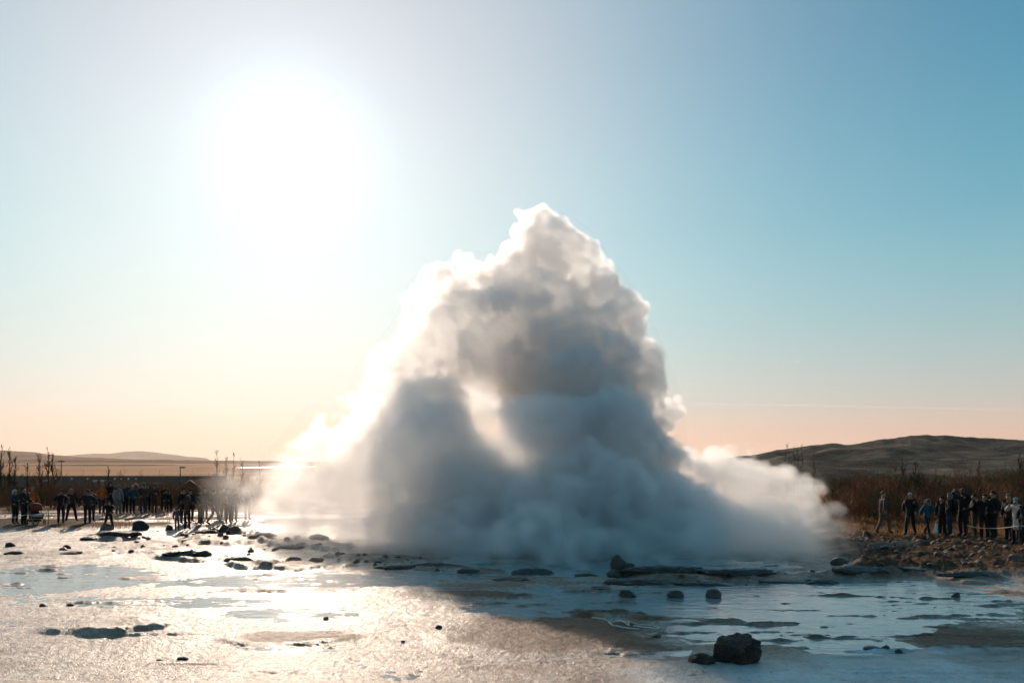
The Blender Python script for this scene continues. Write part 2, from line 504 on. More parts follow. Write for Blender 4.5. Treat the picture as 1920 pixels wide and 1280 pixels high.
# thicket behind the right-hand group
lab_r = "bare brown shrub of the dense thicket behind the right-hand crowd"
for i in range(26):
    px = 1575 + i * 16 + rs.uniform(-10, 10)
    d = rs.uniform(39, 50)
    top = float(np.interp(px, [1560, 1620, 1680, 1760, 1850, 1960], [900, 884, 884, 888, 884, 872]))
    h = EYE + (HOR - top) / F * d - ground_z((px - 960) / F * d, d)
    place_shrub(px, d, max(.7, h / 2.55 * rs.uniform(.86, 1.06)), (0, 1, 2, 3)[i % 4] if px > 1640 else (1 if i % 2 else 0), lab_r, "thicket of bare shrubs on the right")
for i in range(9):
    px = 1570 + i * 44 + rs.uniform(-12, 12)
    place_shrub(px, rs.uniform(36.5, 38.5), rs.uniform(.42, .7), rs.choice((0, 1, 3)), "low bare shrub along the foot of the right-hand thicket", "low shrubs along the right thicket's foot")
# belt of scrub behind the left-hand crowd
lab_l = "bare brown shrub in the scrub belt behind the left-hand crowd"
for i in range(30):
    px = -30 + i * 17.5 + rs.uniform(-12, 12)
    d = rs.uniform(46, 58)
    x = (px - 960) / F * d; g = ground_z(x, d)
    top = rs.uniform(902, 930)
    h = EYE + (HOR - top) / F * d - g
    place_shrub(px, d, max(.5, h / 2.55), rs.choice((0, 0, 2, 3, 1)), lab_l, "scrub belt of bare shrubs on the left", g)
for i in range(26):
    px = -40 + i * 21 + rs.uniform(-12, 12)
    d = rs.uniform(66, 90)
    x = (px - 960) / F * d; g = ground_z(x, d)
    top = rs.uniform(898, 914) if px < 400 else rs.uniform(893, 915)
    h = EYE + (HOR - top) / F * d - g
    place_shrub(px, d, max(.6, h / 2.55), rs.choice((0, 2, 3)), "bare shrub rising behind the left scrub belt before the long roof", "shrubs behind the left scrub belt", g)

def bare_tree(px, base_py, top_py, d, seed, label, lean=.0, slim=.35, twigs=20, group=None):
    x = (px - 960) / F * d; g = ground_z(x, d)
    H = EYE + (HOR - top_py) / F * d - g
    rnd = random.Random(seed)
    t = empty("bare_tree", (x, d, g)); tag(t, label, "tree", group)
    V, Fc = [], []
    pts = [Vector((0, 0, -.2))]; rad = [.012 * H + .03]
    for i in range(1, 8):
        f = i / 7
        pts.append(Vector((lean * H * f + rnd.gauss(0, .012) * H, rnd.gauss(0, .012) * H, H * f)))
        rad.append((.012 * H + .03) * (1 - f) + .012)
    twig_tube(V, Fc, pts, rad, 6)
    obj("trunk", pydata("trunk", V, Fc, BARK_DARK, True), t)
    V, Fc = [], []
    for i in range(twigs):
        f = rnd.uniform(.12, .97)
        s = pts[int(f * 7)].lerp(pts[min(7, int(f * 7) + 1)], f * 7 - int(f * 7))
        a = rnd.uniform(0, 6.283)
        dd = Vector((math.cos(a) * slim, math.sin(a) * slim, .9)).normalized()
        branch(V, Fc, rnd, s, dd, H * rnd.uniform(.12, .26) * (1.25 - f), .018 + .006 * (1 - f), 2, .3, .4, (2, 4), 3, 3, .009)
    obj("crown", pydata("crown", V, Fc, BARK_DARK), t)
    return t
TREES = [(2, 950, 838, 62, "bare sapling at the left frame edge, tallest of its clump"), (17, 950, 844, 64, "slender bare tree with upright twigs, second in from the left edge"),
         (27, 950, 860, 66, "short bare sapling just right of the leftmost tree clump"), (76, 940, 852, 70, "leftmost bare tree of the pair beside the tall lamp pole"),
         (90, 940, 846, 68, "tall bare tree in the middle of the clump left of the lamp pole"), (101, 940, 850, 72, "bare tree with forked top just left of the thin lamp pole"),
         (52, 940, 868, 74, "thin low sapling between the two left tree clumps"), (203, 930, 874, 90, "small forked bare tree rising alone above the long dark roof"),
         (407, 950, 848, 75, "tallest bare poplar at the drifting steam, leftmost of four"), (423, 950, 858, 76, "second slim poplar from the left by the drifting steam"),
         (440, 950, 851, 77, "third slim poplar from the left by the drifting steam"), (453, 950, 862, 80, "bushy-topped poplar, fourth in the row by the steam"), (487, 950, 866, 84, "thin bare tree half lost in the left edge of the steam")]
for i, (px, b, tp, d, lb) in enumerate(TREES):
    bare_tree(px, b, tp, d, 300 + i, lb, rs.uniform(-.02, .02), twigs=26 if i < 7 else 16)
RTREES = [(1474, 828, 150, "tallest thin bare tree standing over the right steam lobe's crest"), (1488, 838, 155, "short bare tree right of the tallest one above the steam lobe"),
          (1497, 840, 150, "left one of two close bare trunks before the hillside"), (1502, 837, 152, "right one of two close bare trunks before the hillside"),
          (1527, 846, 120, "lone dark bare trunk standing clear at the steam's right shoulder"), (1693, 862, 60, "bare tree with thin twigs rising above the middle of the right thicket"),
          (1716, 868, 62, "small bare tree beside the one above the middle thicket"), (1836, 866, 58, "bare tree above the thicket behind the dark crowd"), (1912, 852, 56, "bare tree at the right frame edge above the thicket")]
for i, (px, tp, d, lb) in enumerate(RTREES):
    bare_tree(px, 900, tp, d, 400 + i, lb, rs.uniform(-.015, .015), slim=.22 if i < 5 else .4, twigs=10 if i < 5 else 22)

def dry_grass():
    """knee-high straw along the banks, too dense to count"""
    rng = np.random.default_rng(8)
    N = 26000
    cent = []
    for (x0, x1, y0, y1, n) in ((1575, 1960, 986, 1010, 11000), (-60, 460, 952, 992, 9000), (1560, 1990, 972, 990, 6000)):
        px = rng.uniform(x0, x1, n); py = rng.uniform(y0, y1, n)
        d = EYE * F / (py - HOR); x = (px - 960) / F * d
        keep = fbm(x * .5, d * .7, oct=3, seed=120) + .25 * rng.standard_normal(n) > (.08 if x0 > 1000 else .22)
        cent.append(np.stack([x, d], -1)[keep])
    C = np.concatenate(cent); n = len(C)
    px = 960 + C[:, 0] / C[:, 1] * F; py = HOR + EYE * F / C[:, 1]
    h0, _, _, _ = terrain(px, py, C[:, 0], C[:, 1])
    z = np.maximum(h0, 0) + macro(C[:, 0], C[:, 1])
    L = rng.uniform(.06, .26, n); a = rng.uniform(0, 6.283, n); w = .012
    bend = rng.uniform(.1, .6, n)
    P = np.zeros((n, 3, 3))
    P[:, 0] = np.stack([C[:, 0] - w * np.cos(a), C[:, 1] - w * np.sin(a), z - .02], -1)
    P[:, 1] = np.stack([C[:, 0] + w * np.cos(a), C[:, 1] + w * np.sin(a), z - .02], -1)
    b = a + rng.uniform(-1, 1, n) + 1.57
    P[:, 2] = np.stack([C[:, 0] + L * bend * np.cos(b), C[:, 1] + L * bend * np.sin(b), z + L], -1)
    m = mat("dry_grass", (.30, .15, .055), .9, .05); q = NT(m)
    tr = q.n('ShaderNodeBsdfTranslucent', {'Color': (.36, .17, .06, 1)})
    mx = q.n('ShaderNodeMixShader', {0: .45}); q.t.links.new(q.b.outputs[0], mx.inputs[1]); q.t.links.new(tr.outputs[0], mx.inputs[2])
    q.t.links.new(mx.outputs[0], q.out.inputs['Surface'])
    me = bpy.data.meshes.new("dry_grass")
    me.vertices.add(n * 3); me.vertices.foreach_set('co', P.astype(np.float32).ravel())
    me.loops.add(n * 3); me.loops.foreach_set('vertex_index', np.arange(n * 3, dtype=np.int32))
    me.polygons.add(n); me.polygons.foreach_set('loop_start', np.arange(0, n * 3, 3, dtype=np.int32)); me.polygons.foreach_set('loop_total', np.full(n, 3, np.int32))
    me.update(calc_edges=True); me.materials.append(m)
    o = obj("dry_grass", me); tag(o, "golden dry grass growing along the banks under the crowds", "grass", kind='stuff')
dry_grass()

# ------------------------------------------------------------------ the long building beyond the scrub, lamps
def box_mesh(name, lo, hi, m):
    v = [(x, y, z) for x in (lo[0], hi[0]) for y in (lo[1], hi[1]) for z in (lo[2], hi[2])]
    f = [(0, 1, 3, 2), (4, 6, 7, 5), (0, 4, 5, 1), (2, 3, 7, 6), (0, 2, 6, 4), (1, 5, 7, 3)]
    return pydata(name, v, f, m)
def prism(name, tri, y0, y1, m):
    n = len(tri)
    v = [(x, y0, z) for x, z in tri] + [(x, y1, z) for x, z in tri]
    f = [tuple(range(n)), tuple(range(2 * n - 1, n - 1, -1))] + [(i, i + n, (i + 1) % n + n, (i + 1) % n) for i in range(n)]
    return pydata(name, v, f, m)
M_ROOF = mat("dark_roof", None, 1.0, .0); _n = NT(M_ROOF)
_n.set(_n.b.inputs['Base Color'], _n.ramp(_n.noise(_n.pos((.5, .5, 4)), 3, 4), ((.3, (.13, .060, .036)), (.7, (.22, .115, .075)))))
M_WALL = mat("dark_boards", (.06, .038, .028), .8, .2)
M_TRIM = mat("pale_trim", (.42, .38, .36), .5, .4)
M_PANE = mat("roof_glass", (.30, .42, .50), .08, .8)
M_LAMP = mat("lamp_globe", (.8, .74, .7), .4, .5)
M_METAL = mat("grey_metal", (.12, .11, .10), .45, .5)
def build_long_house():
    d = 118.0
    g = ground_z((200 - 960) / F * d, d)
    X = lambda px: (px - 960) / F * d
    Z = lambda py: EYE + (HOR - py) / F * d
    x0, x1 = X(-260), X(394); zr = Z(893); ze = Z(931)
    t = empty("long_building", ((x0 + x1) / 2, d, g)); tag(t, "long low building with a dark straight roof behind the left scrub", "building")
    cx = (x0 + x1) / 2
    obj("wall", box_mesh("wall", (x0 - cx + .4, 1.0, -.3), (x1 - cx - .3, 11, ze - g), M_WALL), t)
    W = (x1 - x0) / 2
    zr -= g; ze -= g
    v = [(-W, -.2, ze), (W + .6, -.2, ze), (W + .6, 12.2, ze), (-W, 12.2, ze), (-W, 6, zr), (W, 6, zr),
         (-W, -.2, ze - .25), (W + .6, -.2, ze - .25), (W + .6, 12.2, ze - .25), (-W, 12.2, ze - .25)]
    f = [(0, 1, 5, 4), (1, 2, 5), (2, 3, 4, 5), (3, 0, 4), (0, 6, 7, 1), (1, 7, 8, 2), (2, 8, 9, 3), (3, 9, 6, 0), (6, 9, 8, 7)]
    rf = obj("roof", pydata("roof", v, f, M_ROOF), t)
    # skylights and the row of small globe lamps on the roof
    for px in (52, 150, 165):
        xx = X(px) - cx; zz = Z(903) - g; yy = -.2 + 6.2 * (zz - ze) / (zr - ze)
        s = box_mesh("skylight", (xx - .33, yy - .25, zz - .12), (xx + .33, yy + .25, zz + .24), M_PANE)
        obj("skylight", s, rf)
    for px in (69, 101, 132, 185, 198, 212, 227):
        xx = X(px) - cx; zz = Z(900) - g; yy = -.2 + 6.2 * (zz - ze) / (zr - ze)
        bm = bmesh.new(); bmesh.ops.create_icosphere(bm, subdivisions=2, radius=.13)
        bmesh.ops.translate(bm, verts=bm.verts, vec=(xx, yy - .1, zz + .1))
        me = bpy.data.meshes.new("roof_lamp"); bm.to_mesh(me); bm.free(); me.materials.append(M_LAMP)
        obj("roof_lamp", me, rf)
    for px in range(20, 390, 26):
        xx = X(px) - cx
        w = box_mesh("window", (xx - .5, .93, 1.0), (xx + .5, 1.06, 2.2), M_PANE)
        obj("window", w, t)
build_long_house()
def gable_house(px, peak_py, half_px, eave_py, d, label):
    X = (px - 960) / F * d; g = ground_z(X, d)
    zp = EYE + (HOR - peak_py) / F * d - g; ze = EYE + (HOR - eave_py) / F * d - g
    w = half_px / F * d
    t = empty("gabled_house", (X, d, g)); tag(t, label, "building")
    obj("wall", prism("wall", [(-w * .88, -.4), (w * .88, -.4), (w * .88, ze - .05), (0, zp - .2), (-w * .88, ze - .05)], .15, 7, M_WALL), t)
    s = (zp - ze) / w
    for sg in (-1, 1):
        th = .16
        tri = [(0, zp), (sg * w, ze), (sg * w, ze - th), (0, zp - th)]
        obj("roof_slope", prism("roof_slope", tri if sg > 0 else tri[::-1], .0, 7.3, M_ROOF), t)
        tri = [(0, zp + .02), (sg * w * 1.02, ze + .0), (sg * w * 1.02, ze - .12), (0, zp - .12)]
        obj("barge_board", prism("barge_board", tri if sg > 0 else tri[::-1], -.07, -.005, M_TRIM), t)
    obj("window", box_mesh("window", (-.4, .08, ze - .9), (.4, .2, ze - .1), M_PANE), t)
gable_house(254, 905, 13, 917, 96, "small gabled front with pale roof edges behind the left crowd")
gable_house(356, 899, 34, 922, 100, "wider gabled wing with pale roof edge beside the drifting steam")
def lamp_post(px, top_py, d, label, arm):
    x = (px - 960) / F * d; g = ground_z(x, d)
    H = EYE + (HOR - top_py) / F * d - g
    t = empty("lamp_post", (x, d, g)); tag(t, label, "lamp post")
    V, Fc = [], []
    twig_tube(V, Fc, [Vector((0, 0, -.2)), Vector((0, 0, H * .5)), Vector((0, 0, H))], [.09, .075, .05], 8)
    obj("pole", pydata("pole", V, Fc, M_METAL, True), t)
    if arm:
        obj("lamp_head", box_mesh("lamp_head", (-.05, -.16, H - .05), (.62, .16, H + .1), M_METAL), t)
        obj("diffuser", box_mesh("diffuser", (.1, -.12, H - .09), (.56, .12, H - .053), M_LAMP), t)
    else:
        obj("crossarm", box_mesh("crossarm", (-.5, -.06, H - .25), (.5, .06, H - .12), M_METAL), t)
lamp_post(115, 862, 110, "thin dark pole with a crossarm above the long roof", False)
lamp_post(338, 876, 100, "short lamp post with a sideways head above the roof's right end", True)

# ------------------------------------------------------------------ people
def skin_obj(pts, edges, rad, root=0, sub=1):
    me = bpy.data.meshes.new("tmp")
    me.from_pydata(pts, edges, [])
    o = bpy.data.objects.new("tmp", me); COL.objects.link(o)
    md = o.modifiers.new("skin", 'SKIN')
    md.use_smooth_shade = True
    if not me.skin_vertices: 
        bm = bmesh.new(); bm.from_mesh(me); bm.verts.layers.skin.verify(); bm.to_mesh(me); bm.free()
    for i, r in enumerate(rad):
        sv = me.skin_vertices[0].data[i]
        sv.radius = (r, r) if isinstance(r, (int, float)) else r
        sv.use_root = (i == root)
    if sub:
        s = o.modifiers.new("sub", 'SUBSURF'); s.levels = sub; s.render_levels = sub
    return o

def pose_joints(pose, rnd):
    """joints in units of body height; front is -Y; returns dict and hip drop"""
    J = dict(hip=(0, 0, .525), waist=(0, 0, .61), chest=(0, -.005, .72), neck=(0, 0, .825), head0=(0, -.008, .875), head1=(0, -.012, .955))
    sh = .100
    for s, k in ((-1, 'L'), (1, 'R')):
        J['sh' + k] = (s * sh, 0, .80)
        J['hipj' + k] = (s * .052, 0, .50)
        J['knee' + k] = (s * .058, -.012, .285)
        J['ank' + k] = (s * .06, .012, .045)
        J['toe' + k] = (s * .072, -.085, .022)
        J['el' + k] = (s * .155, .015, .635)
        J['wr' + k] = (s * .155, -.045, .505)
        J['fin' + k] = (s * .148, -.06, .43)
    def arm(k, el, wr, fin):
        J['el' + k], J['wr' + k], J['fin' + k] = el, wr, fin
    if pose in ('photo', 'up'):
        dz = .10 if pose == 'up' else 0
        for s, k in ((-1, 'L'), (1, 'R')):
            arm(k, (s * .17, -.09, .70 + dz * 1.4), (s * .075, -.16, .83 + dz), (s * .03, -.18, .885 + dz))
    elif pose == 'photo1':
        arm('R', (.17, -.08, .69), (.07, -.17, .83), (.03, -.19, .88))
        arm('L', (-.15, -.02, .64), (-.06, -.12, .62), (-.0, -.135, .625))
    elif pose == 'pockets':
        for s, k in ((-1, 'L'), (1, 'R')):
            arm(k, (s * .185, .045, .655), (s * .135, -.05, .555), (s * .10, -.075, .52))
    elif pose == 'hips':
        for s, k in ((-1, 'L'), (1, 'R')):
            arm(k, (s * .235, .03, .67), (s * .135, -.02, .565), (s * .095, -.05, .545))
    elif pose == 'fold':
        arm('L', (-.165, -.035, .655), (-.02, -.125, .665), (.06, -.12, .68))
        arm('R', (.165, -.035, .65), (.02, -.135, .655), (-.06, -.125, .665))
    elif pose in ('walk', 'stride'):
        k_ = 1.0 if pose == 'walk' else 1.35
        J['kneeL'] = (-.052, -.085 * k_, .30); J['ankL'] = (-.052, -.13 * k_, .06); J['toeL'] = (-.058, -.215 * k_, .045)
        J['kneeR'] = (.052, .02, .285); J['ankR'] = (.052, .14 * k_, .07); J['toeR'] = (.056, .06 * k_, .022)
        arm('L', (-.17, .075, .65), (-.165, .06, .53), (-.16, .04, .46))
        arm('R', (.17, -.06, .65), (.155, -.135, .545), (.15, -.165, .48))
        J['hip'] = (0, 0, .515)
    elif pose == 'bend':
        J.update(hip=(0, .03, .50), waist=(0, -.03, .57), chest=(0, -.13, .64), neck=(0, -.215, .70), head0=(0, -.25, .735), head1=(0, -.29, .80))
        for s, k in ((-1, 'L'), (1, 'R')):
            J['sh' + k] = (s * .115, -.19, .68); J['hipj' + k] = (s * .052, .03, .475); J['knee' + k] = (s * .06, -.03, .275)
            arm(k, (s * .14, -.21, .54), (s * .085, -.27, .46), (s * .06, -.29, .40))
    elif pose == 'push':
        for s, k in ((-1, 'L'), (1, 'R')):
            arm(k, (s * .15, -.03, .65), (s * .12, -.17, .60), (s * .10, -.215, .595))
    if pose == 'wide' or pose == 'photow':
        for s, k in ((-1, 'L'), (1, 'R')):
            J['hipj' + k] = (s * .06, 0, .495); J['knee' + k] = (s * .10, -.01, .285); J['ank' + k] = (s * .14, .01, .045); J['toe' + k] = (s * .165, -.08, .022)
            if pose == 'photow':
                arm(k, (s * .17, -.09, .71), (s * .07, -.16, .84), (s * .03, -.18, .89))
            else:
                arm(k, (s * .175, .02, .65), (s * .15, -.05, .53), (s * .13, -.07, .47))
    return J

M_SKIN = mat("skin", (.27, .15, .10), .5, .3)
M_FUR = mat("fur_trim", (.40, .33, .26), .9, .1)
_mats = {}
def cloth(c, rough=.8):
    k = tuple(round(v, 3) for v in c)
    if k not in _mats:
        m = mat("cloth", None, rough, .25); n = NT(m)
        a = n.noise(n.pos(obj=True), 9, 3)
        lo = tuple(v * .7 for v in c); hi = tuple(min(1, v * 1.25) for v in c)
        n.set(n.b.inputs['Base Color'], n.ramp(a, ((.35, lo), (.65, hi))))
        n.set(n.b.inputs['Normal'], n.bump(n.noise(n.pos(obj=True), 14, 3), .5, .03))
        _mats[k] = m
    return _mats[k]

PENDING = []
def person(px, feet_py, H, yaw, pose, jacket, trouser, label, head='hair', headcol=(.03, .02, .015), hem=.50, pack=None, bulk=1.1, z=None, skirt=False):
    rnd = random.Random(int(px * 7 + feet_py))
    p = at(px, feet_py); p.z = ground_z(p.x, p.y) if z is None else z
    t = empty("person", p, yaw)
    tag(t, label, "person")
    J = pose_joints(pose, rnd)
    # slight natural asymmetry
    for k in ('elL', 'elR', 'wrL', 'wrR', 'kneeL', 'kneeR'):
        J[k] = tuple(v + rnd.gauss(0, .006) for v in J[k])
    tw = rnd.uniform(-.012, .012)
    for k in ('chest', 'neck', 'head0', 'head1', 'shL', 'shR'):
        J[k] = (J[k][0] + tw, J[k][1], J[k][2])
    names = ['hip', 'waist', 'chest', 'neck', 'head0', 'head1']
    rad = [.068, .066, .072, .030, .046, .040]
    P = [J[n] for n in names]; E = [(0, 1), (1, 2), (2, 3), (3, 4), (4, 5)]
    def addp(pt, r, frm):
        P.append(pt); rad.append(r); E.append((frm, len(P) - 1)); return len(P) - 1
    hd = Vector(J['head1']) - Vector(J['head0']); h0 = Vector(J['head0'])
    addp(tuple(h0 + hd * .35 + Vector((0, -.062, 0))), .010, 4)               # nose
    for s, k in ((-1, 'L'), (1, 'R')):
        a = addp(J['sh' + k], .036, 2); b = addp(J['el' + k], .028, a); c = addp(J['wr' + k], .019, b)
        w = Vector(J['wr' + k]); f = Vector(J['fin' + k]); dr = (f - w); Ld = dr.length; dr.normalize()
        side = dr.cross(Vector((0, 1, .2))).normalized()
        palm = addp(tuple(w + dr * Ld * .35), .018, c)
        for q, (o, l) in enumerate(((-.011, .80), (-.004, .95), (.004, .92), (.011, .75))):
            k1 = addp(tuple(w + dr * Ld * .62 + side * o * 1.2), .0062, palm)
            addp(tuple(w + dr * Ld * l + side * o * 1.4 + Vector((0, -.006, 0))), .005, k1)
        addp(tuple(w + dr * Ld * .55 + side * (.022 if s < 0 else -.022)), .006, palm)
        a = addp(J['hipj' + k], .060, 0); b = addp(J['knee' + k], .044, a); c = addp(J['ank' + k], .036, b); addp(J['toe' + k], (.024, .018), c)
    body = skin_obj([tuple(v * H for v in q) for q in P], E, [(r * H if isinstance(r, (int, float)) else tuple(v * H for v in r)) for r in rad])
    # jacket: its own thicker shell from hem to collar with sleeves
    hz = Vector(J['hip']); ch = Vector(J['chest']); nk = Vector(J['neck'])
    b = bulk
    JP = [tuple(Vector((hz.x, hz.y, hem))), tuple(hz), J['waist'], J['chest'], tuple(ch.lerp(nk, .62)), tuple(ch.lerp(nk, .92))]
    JR = [(.094 * b if not skirt else .12 * b, .074 * b), (.094 * b, .074 * b), (.088 * b, .072 * b), (.098 * b, .078 * b), (.070 * b, .062 * b), (.044, .042)]
    JE = [(0, 1), (1, 2), (2, 3), (3, 4), (4, 5)]
    for k in 'LR':
        n = len(JP)
        JP += [J['sh' + k], J['el' + k], tuple(Vector(J['el' + k]).lerp(Vector(J['wr' + k]), .97))]
        JR += [.046 * b, .040 * b, .031 * b]
        JE += [(3, n), (n, n + 1), (n + 1, n + 2)]
    JR = [(r, r) if isinstance(r, (int, float)) else r for r in JR]
    jk = skin_obj([tuple(v * H for v in q) for q in JP], JE, [tuple(v * H for v in r) for r in JR], root=3)
    PENDING.append((t, body, jk, H, cloth(jacket), cloth(trouser), hem))
    # head wear / hair, fitted on the head
    hc = (Vector(J['head0']).lerp(Vector(J['head1']), .5)) * H
    def shell(name, r, zlo, m, open_front=0.0, off=(0, 0, 0)):
        bm = bmesh.new(); bmesh.ops.create_uvsphere(bm, u_segments=14, v_segments=10, radius=1)
        dead = [v for v in bm.verts if v.co.z < zlo or (v.co.y < -open_front and v.co.z < .45 and open_front)]
        bmesh.ops.delete(bm, geom=dead, context='VERTS')
        for v in bm.verts:
            v.co = Vector((v.co.x * r[0], v.co.y * r[1], v.co.z * r[2])) * H + hc + Vector(off) * H
        me = bpy.data.meshes.new(name); bm.to_mesh(me); bm.free(); me.materials.append(m); me.shade_smooth()
        o = obj(name, me, t)
        sd = o.modifiers.new("th", 'SOLIDIFY'); sd.thickness = .012
        return o
    if head == 'hair':
        shell('hair', (.056, .062, .074), -.15, cloth(headcol), .45, (0, .004, .004))
    elif head == 'long_hair':
        shell('hair', (.060, .064, .10), -.85, cloth(headcol), .35, (0, .008, -.012))
    elif head == 'beanie':
        o = shell('beanie', (.058, .063, .082), .05, cloth(headcol), 0, (0, 0, .004))
    elif head == 'cap':
        shell('cap', (.058, .064, .070), .15, cloth(headcol), 0, (0, 0, .006))
        me = box_mesh('cap_brim', (-.04 * H, -.115 * H, -.004 * H), (.04 * H, -.045 * H, .006 * H), cloth(headcol))
        obj('cap_brim', me, t, hc + Vector((0, 0, .022 * H)))
    elif head in ('hood', 'fur_hood'):
        shell('hood', (.070, .076, .090), -.75, cloth(jacket if head == 'fur_hood' else headcol), .55, (0, .008, 0))
        if head == 'fur_hood':
            V, Fc = [], []
            R = 12; S = 6
            for i in range(R):
                a = 2 * math.pi * i / R
                c0 = Vector((math.cos(a) * .066, -.040, math.sin(a) * .085)) * H
                rd = Vector((math.cos(a), 0, math.sin(a)))
                for j in range(S):
                    w = 2 * math.pi * j / S
                    rr = .017 * H * rnd.uniform(.8, 1.2)
                    V.append(tuple(hc + c0 + rd * math.cos(w) * rr + Vector((0, math.sin(w) * rr, 0))))
            for i in range(R):
                for j in range(S):
                    Fc.append((i * S + j, ((i + 1) % R) * S + j, ((i + 1) % R) * S + (j + 1) % S, i * S + (j + 1) % S))
            obj('fur_trim', pydata('fur_trim', V, Fc, cloth(tuple(v * .45 for v in headcol)) if headcol[0] > .15 else M_FUR, True), t)
    if pack is not None:
        bm = bmesh.new(); bmesh.ops.create_cube(bm, size=1)
        for v in bm.verts:
            v.co = Vector((v.co.x * .19, v.co.y * .10 + .115, v.co.z * .27 + .70)) * H
        bmesh.ops.bevel(bm, geom=bm.edges[:], offset=.03 * H, segments=2, affect='EDGES')
        me = bpy.data.meshes.new('backpack'); bm.to_mesh(me); bm.free(); me.materials.append(cloth(pack)); me.shade_smooth()
        obj('backpack', me, t)
    return t

def finish_people():
    dg = bpy.context.evaluated_depsgraph_get(); dg.update()
    for (t, body, jk, H, jm, tm, hem) in PENDING:
        me = bpy.data.meshes.new_from_object(body.evaluated_get(dg), depsgraph=dg)
        me.name = "body"
        me.materials.clear()
        for m in (M_SKIN, tm, cloth((.02, .017, .015))): me.materials.append(m)
        for pl in me.polygons:
            z = pl.center.z / H
            pl.material_index = 2 if z < .048 else (1 if z < .56 and abs(pl.center.x / H) < (.125 if z > .42 else .2) and not (z > .42 and pl.center.y / H < -.09) else 0)
        me.shade_smooth()
        obj("body", me, t)
        me = bpy.data.meshes.new_from_object(jk.evaluated_get(dg), depsgraph=dg)
        me.name = "jacket"; me.materials.clear(); me.materials.append(jm); me.shade_smooth()
        obj("jacket", me, t)
    for (t, body, jk, *_r) in PENDING:
        for o in (body, jk):
            d = o.data; bpy.data.objects.remove(o); bpy.data.meshes.remove(d)

